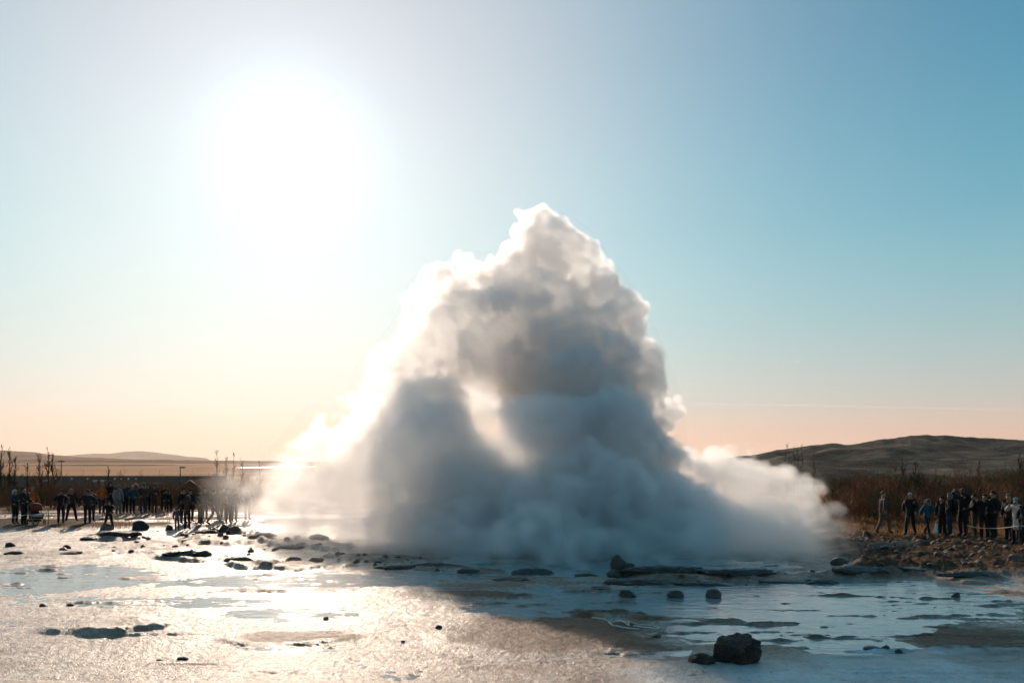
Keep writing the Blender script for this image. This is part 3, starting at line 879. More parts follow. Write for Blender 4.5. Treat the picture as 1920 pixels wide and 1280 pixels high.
BLK = (.012, .012, .014); DRK = (.022, .018, .017); NAVY = (.012, .02, .04); BRN = (.055, .028, .018); ORG = (.42, .09, .014); TEAL = (.008, .05, .075)
GRY = (.13, .12, .125); JEAN = (.028, .034, .055); IVORY = (.50, .46, .42); KHAKI = (.10, .075, .045)
def face_geyser(px, py, da=0.0):
    p = at(px, py)
    v = Vector((0.5 - p.x, 27 - p.y))
    return math.atan2(v.x, -v.y) + da      # front (-Y) turned to v
def crowd():
    g = face_geyser
    P = person
    # left side, near row
    P(28, 986, 1.62, g(28, 986) + .2, 'fold', (.03, .035, .045), BLK, "person in dark coat with pale blue hood at the far left, behind the rope", 'hood', (.30, .42, .48), .46)
    P(45, 987, 1.76, g(45, 987) + .3, 'push', BLK, BLK, "tall person in black holding the pushchair handle behind the left rope", 'hair', BLK, .46, bulk=1.15)
    P(61, 982, 1.72, g(61, 982) - .3, 'stand', ORG, DRK, "person in orange jacket and orange hat behind the pushchair", 'beanie', (.5, .14, .03), .47)
    P(114, 984, 1.62, g(114, 984) - .5, 'photo', BLK, BLK, "person in black with auburn hair raising both hands to a camera, left crowd", 'long_hair', (.16, .05, .02), .49)
    P(134, 981, 1.60, g(134, 981) - .4, 'wide', DRK, BLK, "person in dark clothes with legs wide apart, third from the pushchair", 'hood', (.30, .26, .24), .48)
    P(164, 985, 1.62, g(164, 985) - .6, 'hips', DRK, BLK, "broad person in dark coat with fur hood and elbows out, left crowd", 'fur_hood', (.42, .36, .30), .44, bulk=1.2)
    P(172, 981, 1.58, g(172, 981), 'stand', BLK, BLK, "person in black half hidden behind the broad fur-hooded one", 'hair', (.06, .03, .02))
    P(191, 967, 1.66, g(191, 967) - .2, 'pockets', ORG, NAVY, "person in bright orange jacket and dark trousers in the left back row", 'hood', (.5, .13, .03), .46)
    P(206, 966, 1.82, g(206, 966), 'photo1', BLK, BLK, "tall person in black standing behind the one taking a photo", 'long_hair', (.05, .025, .018), .47)
    P(204, 993, 1.30, g(204, 993) - .9, 'photow', BLK, BLK, "short person in black close in front holding a camera up, beside the brown rock", 'beanie', (.03, .02, .02), .46)
    P(222, 968, 1.66, g(222, 968), 'stand', (.20, .18, .19), GRY, "person in light grey hooded jacket and grey trousers, left back row", 'hood', (.22, .20, .21), .46)
    P(235, 966, 1.70, g(235, 966), 'pockets', NAVY, BLK, "person in navy jacket with sandy hair next to the light grey jacket", 'hair', (.34, .16, .07), .47)
    P(248, 967, 1.60, g(248, 967), 'pockets', TEAL, BLK, "person in teal jacket and pale cap in the left back row", 'beanie', (.35, .33, .30), .47)
    P(268, 968, 1.70, g(268, 968), 'pockets', BRN, JEAN, "person in brown coat with fur hood and blue jeans, left back row", 'fur_hood', (.50, .44, .36), .44)
    P(277, 962, 1.68, g(277, 962), 'stand', DRK, BLK, "person in dark clothes half hidden right of the jeans wearer", 'hair', (.10, .04, .02))
    P(289, 965, 1.68, g(289, 965), 'fold', BRN, BRN, "broad person in brown coat and wide fur hood, centre of the left crowd", 'fur_hood', (.44, .34, .26), .38, bulk=1.25, skirt=True)
    P(307, 962, 1.58, g(307, 962), 'photo', BRN, DRK, "person in brown holding up a camera beside the one bending over", 'hair', (.10, .05, .03), .46)
    P(318, 964, 1.60, g(318, 964) - .8, 'bend', DRK, BLK, "person in dark clothes bending forward in the left crowd", 'hair', BLK, .46)
    P(332, 994, 1.02, g(332, 994) - .3, 'stand', (.05, .06, .09), (.05, .06, .09), "small child in blue-grey snowsuit in front of the left crowd", 'hood', (.07, .07, .10), .44)
    P(344, 985, 1.72, g(344, 985), 'stand', BLK, BLK, "person in black standing directly behind the front fur-hooded person", 'hair', BLK, .45)
    P(351, 993, 1.50, g(351, 993) + 2.2, 'hips', BRN, DRK, "person in brown jacket with white fur hood right of the small child", 'fur_hood', (.60, .56, .50), .47, bulk=1.1)
    P(357, 981, 1.62, g(357, 981), 'stand', DRK, BLK, "person in dark jacket peering out right of the white fur hood", 'hair', BLK)
    P(376, 987, 1.62, g(376, 987) + .4, 'pockets', BRN, DRK, "person in brown coat standing at the edge of the drifting steam", 'hair', (.05, .03, .02), .42, bulk=1.2)
    P(384, 976, 1.66, g(384, 976), 'stand', BRN, BRN, "person in brown seen in the gap before the striding one", 'hair', BRN)
    P(401, 987, 1.64, g(401, 987) + 1.4, 'stride', BRN, DRK, "person in brown coat striding with legs apart in thin steam", 'hair', (.05, .03, .02), .44, bulk=1.15)
    P(412, 978, 1.64, g(412, 978), 'stand', BRN, BRN, "person in brown just right of the striding one", 'hair', BRN)
    P(419, 976, 1.66, g(419, 976), 'photo1', BRN, DRK, "person in brown with one arm raised in the hazy end of the left crowd", 'beanie', BRN)
    P(428, 985, 1.72, g(428, 985), 'stand', BRN, DRK, "tall person in long brown coat fading into the steam", 'hair', BRN, .38)
    P(439, 982, 1.62, g(439, 982), 'stand', BRN, BRN, "person faint in the steam right of the long brown coat", 'hood', BRN)
    P(464, 978, 1.64, g(464, 978), 'hips', BRN, BRN, "person with elbows out, faintest in the steam at the left crowd's end", 'hair', BRN, .44)
    # right side
    P(1656, 1009, 1.72, 1.75, 'walk', (.050, .038, .030), KHAKI, "person in olive brown jacket and khaki trousers walking left of the right-hand crowd", 'hair', (.10, .07, .05), .47)
    P(1707, 1011, 1.66, -.75, 'stride', BLK, BLK, "person in black with pale cap striding with arms swung out", 'beanie', (.30, .28, .26), .47)
    P(1738, 1010, 1.38, .3, 'walk', (.010, .10, .145), NAVY, "child in bright teal jacket with fur hood beside the striding person", 'fur_hood', (.46, .38, .32), .46, bulk=1.1)
    P(1767, 1012, 1.60, -1.1, 'stand', BLK, BLK, "slim person in black holding the white bag", 'hair', BLK)
    P(1781, 1014, 1.62, -2.3, 'pockets', BLK, (.015, .03, .045), "person in black with backpack and teal-brown hood right of the white bag", 'hood', (.12, .10, .09), .47, pack=BLK)
    P(1806, 1013, 1.84, -1.2, 'up', BLK, BLK, "tall person in black with brown bobble hat raising arms to take a photo", 'beanie', (.10, .035, .025), .47)
    P(1827, 1013, 1.72, -1.9, 'fold', BLK, (.05, .025, .02), "person in black with a blue side panel right of the tall hatted one", 'hair', (.02, .02, .018), .5)
    P(1846, 1015, 1.74, -1.0, 'photo', BLK, BLK, "person in black with brown hair holding a camera behind the right rope", 'hair', (.09, .035, .02), .46)
    P(1863, 1016, 1.80, -1.6, 'pockets', BLK, BLK, "broad tall person in black in the densest part of the right crowd", 'hair', BLK, .38, bulk=1.25)
    P(1892, 1021, 1.72, -1.3, 'stand', BLK, BLK, "person in black with a grey-rimmed cap left of the ivory coat", 'cap', (.10, .095, .09), .40, bulk=1.1)
    P(1906, 1026, 1.66, -1.1, 'photo', IVORY, BLK, "person in long ivory coat and teal hat holding a camera, near the right edge", 'beanie', (.05, .28, .33), .28, skirt=True)
    P(1925, 1030, 1.70, -.9, 'pockets', BLK, BLK, "person in black cut off by the right frame edge", 'hair', BLK, .42)
crowd()
finish_people()

# ------------------------------------------------------------------ pushchair, bag, ropes
def tube_mesh(name, pts, r, m, sides=6, closed=False):
    V, Fc = [], []
    pts = [Vector(p) for p in pts]
    if closed: pts = pts + [pts[0]]
    twig_tube(V, Fc, pts, [r] * len(pts), sides)
    return pydata(name, V, Fc, m, True)
def pushchair():
    p = spot(66, 987)
    t = empty("pushchair", p, .9); tag(t, "dark pushchair with red-brown hood beside the left rope", "pushchair")
    mf = mat("pushchair_frame", (.25, .24, .24), .35, .5); mb = cloth((.02, .016, .018)); mr = cloth((.16, .03, .02))
    for x in (-.24, .24):
        obj("frame", tube_mesh("frame", [(x, -.38, .15), (x, -.1, .5), (x, .42, 1.02)], .015, mf), t)
        obj("frame", tube_mesh("frame", [(x, .34, .15), (x, -.1, .62)], .015, mf), t)
        for y, r in ((-.4, .13), (.36, .16)):
            w = empty("wheel"); w.parent = t; w.location = (x, y, r)
            ring = [(0, math.cos(a) * r * .88, math.sin(a) * r * .88) for a in np.linspace(0, 2 * math.pi, 17)[:-1]]
            obj("tyre", tube_mesh("tyre", ring, r * .13, mb, 5, True), w)
            for a in range(4):
                obj("spoke", tube_mesh("spoke", [(0, -math.cos(a * .785) * r * .8, -math.sin(a * .785) * r * .8), (0, math.cos(a * .785) * r * .8, math.sin(a * .785) * r * .8)], .007, mf, 4), w)
    obj("handle", tube_mesh("handle", [(-.24, .42, 1.02), (0, .45, 1.06), (.24, .42, 1.02)], .02, mb), t)
    seat = [(-.22, -.34, .38), (.22, -.34, .38), (.22, .0, .36), (-.22, .0, .36), (.22, .26, .86), (-.22, .26, .86), (-.22, -.34, .28), (.22, -.34, .28), (.22, .06, .26), (-.22, .06, .26), (.22, .34, .84), (-.22, .34, .84)]
    f = [(0, 1, 2, 3), (3, 2, 4, 5), (7, 6, 9, 8), (8, 9, 11, 10), (0, 6, 7, 1), (5, 4, 10, 11), (1, 7, 8, 2), (2, 8, 10, 4), (0, 3, 9, 6), (3, 5, 11, 9)]
    obj("seat", pydata("seat", seat, f, mb), t)
    R, C = 7, 9
    Pn = np.zeros((R, C, 3))
    for i, a in enumerate(np.linspace(.1, 2.1, R)):
        for j, b in enumerate(np.linspace(-1, 1, C)):
            Pn[i, j] = (.25 * math.sin(b * 1.45), .26 - math.cos(a) * -.02 - .42 * math.sin(a) * .9, .66 + .34 * math.cos(a - .5) * (1 - .25 * b * b))
    h = obj("hood", quads_mesh("hood", Pn, mr), t); s = h.modifiers.new("th", 'SOLIDIFY'); s.thickness = .02
    obj("basket", box_mesh("basket", (-.2, -.2, .16), (.2, .28, .25), mb), t)
    obj("blanket", box_mesh("blanket", (-.215, -.40, .385), (.215, -.05, .50), cloth((.30, .26, .25))), t)
pushchair()

def carrier_bag():
    p = at(1757, 1011); p.z = ground_z(p.x, p.y) + .02
    m = mat("white_plastic", (.85, .82, .78), .4, .4)
    t = empty("carrier_bag", p, .2); tag(t, "white carrier bag hanging beside the slim person in black", "bag")
    v = []
    for z, w, dp in ((0, .15, .07), (.12, .16, .08), (.30, .115, .05), (.42, .085, .03)):
        for a in np.linspace(0, 2 * math.pi, 11)[:-1]:
            v.append((math.cos(a) * w, math.sin(a) * dp, z))
    f = [tuple(range(9, -1, -1))]
    for r in range(3):
        for k in range(10):
            f.append((r * 10 + k, r * 10 + (k + 1) % 10, r * 10 + 10 + (k + 1) % 10, r * 10 + 10 + k))
    obj("bag_body", pydata("bag_body", v, f, m, True), t)
    for s in (-1, 1):
        obj("handle", tube_mesh("handle", [(s * .07, 0, .41), (s * .04, 0, .52), (0, 0, .56)], .008, m, 5), t)
carrier_bag()

M_ROPE = mat("pale_rope", (.55, .48, .40), .8, .2); M_POST = mat("rusty_post", (.07, .05, .04), .7, .3)
def rope_line(posts, sag, label, rise=.0):
    """each post is a thing; each rope span one thing"""
    P = []
    for i, (px, py, h, show) in enumerate(posts):
        p = spot(px, py)
        if show:
            t = empty("rope_post", p); tag(t, show, "post", "rope barrier posts")
            obj("shaft", tube_mesh("shaft", [(0, 0, -.1), (0, 0, h * .5), (0, 0, h)], .014, M_POST), t)
            obj("eyelet", tube_mesh("eyelet", [(math.cos(a) * .03, 0, h + .02 + math.sin(a) * .03) for a in np.linspace(0, 6.283, 9)[:-1]], .008, M_POST, 5, True), t)
        P.append(p + Vector((0, 0, h)))
    if len(P) < 2: return
    pts = []
    for a, b in zip(P[:-1], P[1:]):
        for k in range(14):
            f = k / 14
            q = a.lerp(b, f); q.z -= sag * 4 * f * (1 - f)
            pts.append(q)
    pts.append(P[-1])
    o = obj("barrier_rope", tube_mesh("barrier_rope", pts, .016, M_ROPE)); tag(o, label, "rope", "barrier ropes")
rope_line([(-40, 992, .42, None), (50, 991, .55, "thin post of the left rope beside the pushchair"), (91, 986, .62, "thin leaning post where the left rope ends by the dry grass")], .12, "pale rope strung low before the pushchair on the left")
rope_line([(1813, 1024, .60, "thin post where the right-hand rope begins among the crowd"), (1856, 1024, .52, "thin pale post in the middle of the right-hand rope"), (1911, 1032, .66, "thin post under the ivory coat on the right"), (1990, 1036, .7, None)], .03, "pale rope stretched in front of the right-hand crowd")
rope_line([(192, 976, .42, "short thin post standing behind the brown rock on the left"), ], 0, "")

# ------------------------------------------------------------------ rocks
def rock_material():
    m = mat("dark_rock", None, .55, .25); n = NT(m)
    p = n.pos(obj=True)
    a = n.noise(p, 3.5, 6, .65); b = n.noise(p, 22, 4, .6)
    n.set(n.b.inputs['Base Color'], n.ramp(a, ((.3, (.014, .012, .011)), (.55, (.036, .030, .026)), (.75, (.085, .068, .056)))))
    n.set(n.b.inputs['Roughness'], n.ramp(b, ((.35, .35), (.7, .8))))
    n.set(n.b.inputs['Normal'], n.bump(b, 1.0, .05, n.bump(a, .9, .12)))
    return m
def mossy_material():
    m = mat("wet_dark_rock", None, .35, .5); n = NT(m)
    p = n.pos(obj=True); a = n.noise(p, 4, 5, .6); b = n.noise(p, 25, 4, .6)
    n.set(n.b.inputs['Base Color'], n.ramp(a, ((.3, (.014, .017, .015)), (.6, (.035, .036, .028)), (.8, (.07, .06, .045)))))
    n.set(n.b.inputs['Normal'], n.bump(b, .7, .03))
    return m
def earth_rock_material():
    m = mat("brown_rock", None, .6, .35); n = NT(m)
    p = n.pos(obj=True); a = n.noise(p, 4, 5, .6); b = n.noise(p, 25, 4, .6)
    n.set(n.b.inputs['Base Color'], n.ramp(a, ((.3, (.06, .036, .024)), (.55, (.13, .082, .055)), (.8, (.24, .17, .125)))))
    n.set(n.b.inputs['Normal'], n.bump(b, .8, .03))
    return m
M_ROCK, M_WETROCK, M_BROWN = rock_material(), mossy_material(), earth_rock_material()
def rock_mesh(seed, dims, m, sub=4, jag=.30, flat=.35, facets=3):
    """dims: full width, depth, height in metres; origin on its base"""
    rng = np.random.default_rng(seed)
    bm = bmesh.new(); bmesh.ops.create_icosphere(bm, subdivisions=sub, radius=1)
    co = np.array([v.co[:] for v in bm.verts])
    off = rng.uniform(0, 50, 3)
    asp = np.array(dims) / (dims[0] * dims[1] * dims[2]) ** (1 / 3)
    asp = np.clip(asp, .5, 2.6)
    q = co * asp + off
    r = 1 + jag * .55 * fbm(q[:, 0] * 1.1, q[:, 1] * 1.1, q[:, 2] * 1.1, oct=2, seed=seed % 7) + jag * .5 * fbm(q[:, 0] * 2.6, q[:, 1] * 2.6, q[:, 2] * 2.6, oct=4, gain=.55, seed=seed % 5)
    rid = 1 - np.abs(fbm(q[:, 0] * 2.2, q[:, 1] * 2.2, q[:, 2] * 3.2, oct=4, gain=.6, seed=seed % 9 + 3))
    r = r + jag * .45 * (rid - .75)
    co = co * r[:, None]
    for _ in range(facets):                      # broken faces
        nrm = rng.normal(size=3); nrm[2] = abs(nrm[2]) * .7; nrm /= np.linalg.norm(nrm)
        t = co @ nrm; lim = rng.uniform(.55, .85)
        co = co - np.outer(np.maximum(t - lim, 0) * .88, nrm)
    z = co[:, 2]
    co[:, 2] = np.where(z < -flat, -flat + (z + flat) * .15, z)
    co -= co.min(0); ext = co.max(0); co = co / ext
    co[:, 0] -= .5; co[:, 1] -= .5
    co *= np.array(dims)
    for v, c in zip(bm.verts, co): v.co = c
    me = bpy.data.meshes.new("rock"); bm.to_mesh(me); bm.free()
    me.materials.append(m); me.shade_smooth()
    return me
def rock(px, py, wpx, hpx, label, seed, m=None, name="rock", depth=.9, jag=.3, tilt=(0, 0), sub=4, sink=.12, group=None, rz=None):
    """px,py: middle of its foot in the photo; wpx,hpx: its width and height there"""
    p = spot(px, py); k = p.y / F
    W, Hh = wpx * k, hpx * k
    if name == "rock_shelf": jag *= 1.7
    o = obj(name, rock_mesh(seed, (W, W * depth, Hh * (1 + sink)), m or M_ROCK, sub, jag), None, p - Vector((0, -W * depth * .35, Hh * sink)), (tilt[0], tilt[1], rz if rz is not None else 0))
    tag(o, label, "rock", group)
    return o
rock(1388, 1246, 97, 50, "large rugged dark boulder in the wet foreground on the right", 3, name="boulder", depth=.8, jag=.55, sub=5, sink=.06)
rock(1318, 1246, 52, 19, "low dark stone touching the large foreground boulder's left side", 8, depth=.9, jag=.3)
rock(1180, 1080, 44, 24, "dark leaning rock slab standing upright at the pool's edge", 21, M_WETROCK, depth=.5, jag=.25, tilt=(0, 0))
o_ = rock(1168, 1078, 34, 40, "upright tooth-shaped black rock in front of the steam", 24, M_WETROCK, depth=.8, jag=.22, tilt=(.1, -.30))
rock(1154, 1082, 32, 14, "squat dark stone at the foot of the tooth-shaped rock", 26, M_WETROCK, jag=.25)
rock(1250, 1082, 180, 12, "long low dark rock shelf right of the tooth-shaped rock", 28, M_WETROCK, "rock_shelf", .35, .35, sub=5, sink=.4)
rock(1220, 1096, 180, 10, "long dark slab lying in the water below the tooth-shaped rock", 31, M_WETROCK, "rock_shelf", .30, .3, sub=5, sink=.4)
rock(1390, 1086, 150, 9, "dark rock shelf along the pool edge right of the tooth rock", 33, M_WETROCK, "rock_shelf", .3, .35, sub=5, sink=.4)
rock(1330, 1098, 130, 8, "thin dark rock ledge breaking the water in front of the shelf", 34, M_WETROCK, "rock_shelf", .4, .35, sub=5, sink=.5)
rock(1480, 1092, 120, 9, "low dark rock ledge in the water under the right steam lobe", 36, M_WETROCK, "rock_shelf", .4, .35, sub=5, sink=.5)
rock(1545, 1094, 70, 8, "small dark ledge between the water and the right bank", 37, M_WETROCK, "rock_shelf", .5, .3, sink=.5)
rock(1000, 1077, 84, 11, "flat dark slab at the steam's foot in the middle", 41, M_WETROCK, "rock_shelf", .5, .3, sink=.3)
rock(1100, 1080, 46, 5, "thin dark slab left of the tooth-shaped rock", 42, M_WETROCK, "rock_shelf", .5, .3, sink=.3)
rock(960, 1090, 76, 6, "thin flat slab in the water before the middle steam", 43, M_WETROCK, "rock_shelf", .5, .3, sink=.3)
rock(880, 1074, 48, 8, "dark slab ending the sunlit ledge left of the middle", 44, M_WETROCK, "rock_shelf", .6, .3, sink=.3)
rock(735, 1067, 74, 6, "dark flat ledge stone among the sunlit rubble left of the steam", 45, M_ROCK, "rock_shelf", .6, .3, sink=.3)
rock(810, 1064, 120, 6, "long broken ledge stone at the steam's lower left edge", 46, M_ROCK, "rock_shelf", .4, .4, sub=5, sink=.3)
rock(1178, 1119, 33, 13, "jagged dark stone in pale foam below the rock shelf", 51, M_WETROCK, jag=.5)
rock(1268, 1120, 33, 14, "smooth oval dark stone in the water, left of the mushroom stone", 52, M_WETROCK, jag=.15)
rock(1340, 1121, 30, 17, "mushroom-shaped dark stone mirrored in the water", 53, M_WETROCK, jag=.15)
rock(1128, 1106, 44, 5, "low jagged stone ridge in pale foam left of the rock shelf", 54, M_WETROCK, jag=.5)
rock(1795, 1119, 17, 9, "small lone dark stone in the blue water on the right", 55, M_WETROCK, jag=.2)
rock(1232, 1200, 20, 7, "small dark pebble at the right end of the brown crust", 56, M_WETROCK, jag=.2)
rock(1661, 1219, 19, 10, "small pointed stone, left of two in the lower right pool", 57, M_WETROCK, jag=.35)
rock(1688, 1226, 14, 8, "small dark stone, right of two in the lower right pool", 58, M_WETROCK, jag=.3)
rock(1640, 1218, 34, 5, "flat stone barely breaking the lower right pool", 59, M_WETROCK, jag=.3)
rock(1828, 1090, 130, 9, "long dark straight-edged slab at the right bank's waterline", 61, M_WETROCK, "rock_shelf", .25, .25, sub=5, sink=.3)
rock(1580, 1063, 34, 15, "rounded dark hump at the right foot of the steam", 62, M_WETROCK, jag=.2)
rock(1700, 1078, 150, 9, "broad dark rock shelf where the right bank meets the water", 63, M_WETROCK, "rock_shelf", .35, .35, sub=5, sink=.3)
rock(1620, 1083, 110, 9, "dark wet rock shelf left of the right bank's broad shelf", 64, M_WETROCK, "rock_shelf", .4, .35, sub=5, sink=.3)
rock(1626, 1014, 14, 14, "grey upright stone by the walking person in olive brown", 65, M_ROCK, jag=.25)
rock(1700, 1033, 50, 9, "dark rough hump of rock on the brown bank", 66, M_BROWN, jag=.4)
rock(1660, 1036, 50, 10, "dark mound of rock at the steam's right edge on the bank", 67, M_BROWN, jag=.4)
rock(1908, 1062, 30, 14, "pale-topped rock at the right frame edge on the bank", 68, M_BROWN, jag=.4)
rock(1915, 1028, 18, 12, "small rock at the right frame edge below the rope", 69, M_BROWN, jag=.4)
rock(258, 994, 33, 18, "grey squared boulder standing beside the wet path on the left", 71, M_ROCK, "boulder", .8, .22)
rock(196, 994, 26, 12, "brown angular rock at the feet of the short photographer", 72, M_BROWN, jag=.35)
rock(315, 994, 15, 10, "small conical dark rock left of the small child", 73, M_ROCK, jag=.2)
rock(218, 1013, 80, 9, "long dark whaleback rock in the pale left flats", 74, M_ROCK, "rock_shelf", .4, .25, sub=5)
rock(163, 1014, 32, 7, "low dark stone at the whaleback rock's left tip", 75, M_ROCK, jag=.25)
rock(16, 1025, 19, 8, "dark wedge-shaped stone near the left frame edge", 76, M_ROCK, jag=.25)
rock(24, 1041, 40, 6, "dark flat ledge stone at the left frame edge", 77, M_ROCK, "rock_shelf", .6, .3)
rock(116, 1034, 16, 6, "flat bottom stone of the tiny stacked pile on the left flats", 78, M_ROCK, jag=.25)
rock(121, 1030, 14, 8, "tilted top stone of the tiny stacked pile on the left flats", 79, M_ROCK, jag=.2, tilt=(0, .5))
rock(130, 1041, 40, 5, "thin dark slab below the tiny stacked pile", 80, M_ROCK, "rock_shelf", .6, .3)
rock(79, 1138, 15, 6, "small dark pebble, left of two on the glittering flats", 81, M_ROCK, jag=.2)
rock(128, 1137, 15, 5, "small dark pebble, right of two on the glittering flats", 82, M_ROCK, jag=.2)
rock(340, 1239, 20, 5, "flat dark pebble on the white glare at the bottom left", 83, M_ROCK, jag=.2)
rock(298, 1239, 12, 3, "tiny pebble left of the flat one in the bottom glare", 84, M_ROCK, jag=.2)
rock(822, 1180, 14, 6, "small dark stone alone left of the brown crust", 85, M_ROCK, jag=.4)
rock(755, 1205, 8, 4, "tiny stone in the glare below the lone small one", 86, M_ROCK, jag=.3)
rock(610, 1164, 10, 6, "tiny brown stone in the middle of the sun glare", 87, M_BROWN, jag=.4)
rock(383, 1003, 18, 8, "leftmost dark stone of the rubble heap under the left crowd", 90, M_ROCK, jag=.3)
rock(401, 1001, 20, 8, "second dark stone from the left on top of the rubble heap", 91, M_ROCK, jag=.3)
rock(417, 1006, 24, 15, "rough dark boulder in the middle of the rubble heap", 92, M_ROCK, jag=.4)
rock(436, 1010, 32, 17, "biggest rounded dark boulder at the right end of the rubble heap", 93, M_ROCK, "boulder", .9, .35)
rock(385, 1013, 44, 8, "flat dark slab at the front of the rubble heap", 94, M_ROCK, "rock_shelf", .6, .4)
rock(345, 1006, 18, 6, "small stone left of the rubble heap's front slab", 95, M_ROCK, jag=.4)
rock(488, 1018, 60, 7, "brown ridge stone right of the rubble heap in thin steam", 96, M_BROWN, "rock_shelf", .5, .45, sub=5)
rock(540, 1030, 56, 8, "brown sloping ridge stone below the bright steam", 97, M_BROWN, "rock_shelf", .6, .45, sub=5)
rock(596, 1018, 40, 9, "rounded rock dim inside the steam's lower left", 98, M_BROWN, jag=.3)
rock(345, 1050, 100, 8, "long dark ledge rock with a humped right end, left flats", 99, M_ROCK, "rock_shelf", .3, .35, sub=5, sink=.3)
rock(375, 1050, 36, 10, "rounded hump on the long ledge rock's right end", 100, M_ROCK, jag=.25)
rock(445, 1058, 60, 8, "brown ledge rock with overhanging left end near the glare", 101, M_BROWN, "rock_shelf", .5, .35, sub=5, sink=.3)
rock(548, 1054, 32, 8, "small brown hump at the glare's upper edge", 102, M_BROWN, jag=.3)
rock(590, 1056, 30, 8, "small brown hump right of its twin at the glare's edge", 103, M_BROWN, jag=.3)
rock(615, 1043, 10, 6, "tiny dark stone at the steam's lower left foot", 104, M_ROCK, jag=.3)
# loose stones nobody can tell apart
rr = random.Random(77)
STONES = [rock_mesh(500 + i, (1, .8, .55), (M_BROWN, M_ROCK, M_BROWN, M_BROWN)[i % 4], 2, .4) for i in range(8)]
def scatter(n, x0, x1, y0, y1, lo, hi, label, group, cond=None):
    k = 0
    while k < n:
        px, py = rr.uniform(x0, x1), rr.uniform(y0, y1)
        if cond and not cond(px, py): continue
        p = spot(px, py); s = rr.uniform(lo, hi) * p.y / F
        o = obj("stone", rr.choice(STONES), None, p - Vector((0, 0, .08 * s)), (rr.uniform(-.2, .2), rr.uniform(-.2, .2), rr.uniform(0, 6.28)), (s, s * rr.uniform(.7, 1.2), s * rr.uniform(.6, 1.0)))
        tag(o, label, "stone", group); k += 1
scatter(150, 1600, 1960, 1018, 1076, 5, 17, "loose brown stone scattered over the right bank", "loose stones on the right bank")
scatter(50, 200, 600, 1006, 1046, 4, 14, "loose dark stone in the rubble band under the left crowd", "loose stones in the left rubble", lambda x, y: abs(y - 1024) < 22 * (1 - abs(x - 400) / 420))
scatter(26, 600, 860, 1040, 1070, 4, 12, "loose stone along the sunlit ledge at the steam's left foot", "loose stones along the steam's left foot", lambda x, y: abs(y - (1040 + (x - 600) * .11)) < 9)
scatter(24, 1180, 1560, 1074, 1096, 4, 11, "small dark stone on the shelf along the pool edge", "small stones on the pool edge shelf")

# ------------------------------------------------------------------ pale looped cord on the wet ground
M_CORD = mat("pale_cord", (.62, .55, .48), .5, .4)
cp = [(1110, 1161), (1140, 1166), (1152, 1164), (1162, 1166), (1180, 1176), (1178, 1170), (1168, 1168), (1150, 1169), (1141, 1171), (1150, 1177), (1172, 1181), (1200, 1183), (1202, 1185)]
cq = [(1160, 1165), (1172, 1170), (1200, 1174), (1222, 1176), (1238, 1180), (1228, 1181), (1205, 1179), (1182, 1178)]
def cord(ctrl):
    pts = []
    for i in range(len(ctrl) - 1):
        a, b = ctrl[i], ctrl[i + 1]
        for k in range(4):
            f = k / 4
            q = spot(a[0] + (b[0] - a[0]) * f, a[1] + (b[1] - a[1]) * f); q.z += .012
            pts.append(q)
    return pts
t_ = empty("looped_cord", spot(1180, 1174)); tag(t_, "thin pale looped cord lying on the wet ground by the brown crust", "cord")
for c in (cp, cq):
    o = obj("strand", tube_mesh("strand", [p - t_.location for p in cord(c)], .016, M_CORD, 5), t_)

# ------------------------------------------------------------------ high in the sky: a contrail and two shreds of cloud
def ice_cloud_material(name, k):
    m = mat(name); n = NT(m)
    tr = n.n('ShaderNodeBsdfTransparent'); tl = n.n('ShaderNodeBsdfTranslucent', {'Color': (.95, .93, .9, 1)})
    a = n.noise(n.pos(obj=True), .004, 4, .6)
    f = n.math('MULTIPLY', n.ramp(a, ((.3, .3), (.7, 1.0))), k)
    lw = n.n('ShaderNodeLayerWeight', {'Blend': .5})
    f = n.math('MULTIPLY', f, n.math('SUBTRACT', 1.0, lw.outputs['Facing'], True))
    mx = n.n('ShaderNodeMixShader', {0: f}); n.t.links.new(tr.outputs[0], mx.inputs[1]); n.t.links.new(tl.outputs[0], mx.inputs[2])
    n.t.links.new(mx.outputs[0], n.out.inputs['Surface'])
    return m
m_ = ice_cloud_material("contrail_ice", .10)
pts = [at(px, py, 20000) for px, py in ((1290, 757), (1400, 758), (1500, 759.5), (1600, 761.5), (1700, 764), (1800, 766), (1920, 769), (2150, 775), (2400, 783))]
o = obj("contrail", tube_mesh("contrail", pts, 16, m_, 10)); tag(o, "thin straight contrail low in the sky on the right", "contrail")
m_ = ice_cloud_material("cloud_ice", .08)
for px, w, lb in ((1466, 10, "left one of two tiny cloud shreds above the right hill"), (1494, 8, "right one of two tiny cloud shreds above the right hill")):
    me = rock_mesh(900 + px, (w * 2 * 12, 120, 60), m_, 3, .8)
    o = obj("cloud_shred", me, None, at(px, 679, 18000)); tag(o, lb, "cloud")

# ------------------------------------------------------------------ the air: thin even haze over the plain
def build_haze():
    lo, hi = (-19000, -300, -14.5), (19000, 31500, 460)
    m = bpy.data.materials.new("haze_air"); m.use_nodes = True
    nt = m.node_tree; nt.nodes.clear()
    pv = nt.nodes.new('ShaderNodeVolumePrincipled')
    pv.inputs['Color'].default_value = (.98, .84, .75, 1)
    pv.inputs['Density'].default_value = 3.2e-5
    pv.inputs['Anisotropy'].default_value = .35
    mo = nt.nodes.new('ShaderNodeOutputMaterial')
    nt.links.new(pv.outputs[0], mo.inputs['Volume'])
    m.cycles.homogeneous_volume = True
    o = obj("haze", box_mesh("haze", lo, hi, m)); tag(o, "thin pale haze over the whole plain", "haze", kind='stuff')
build_haze()

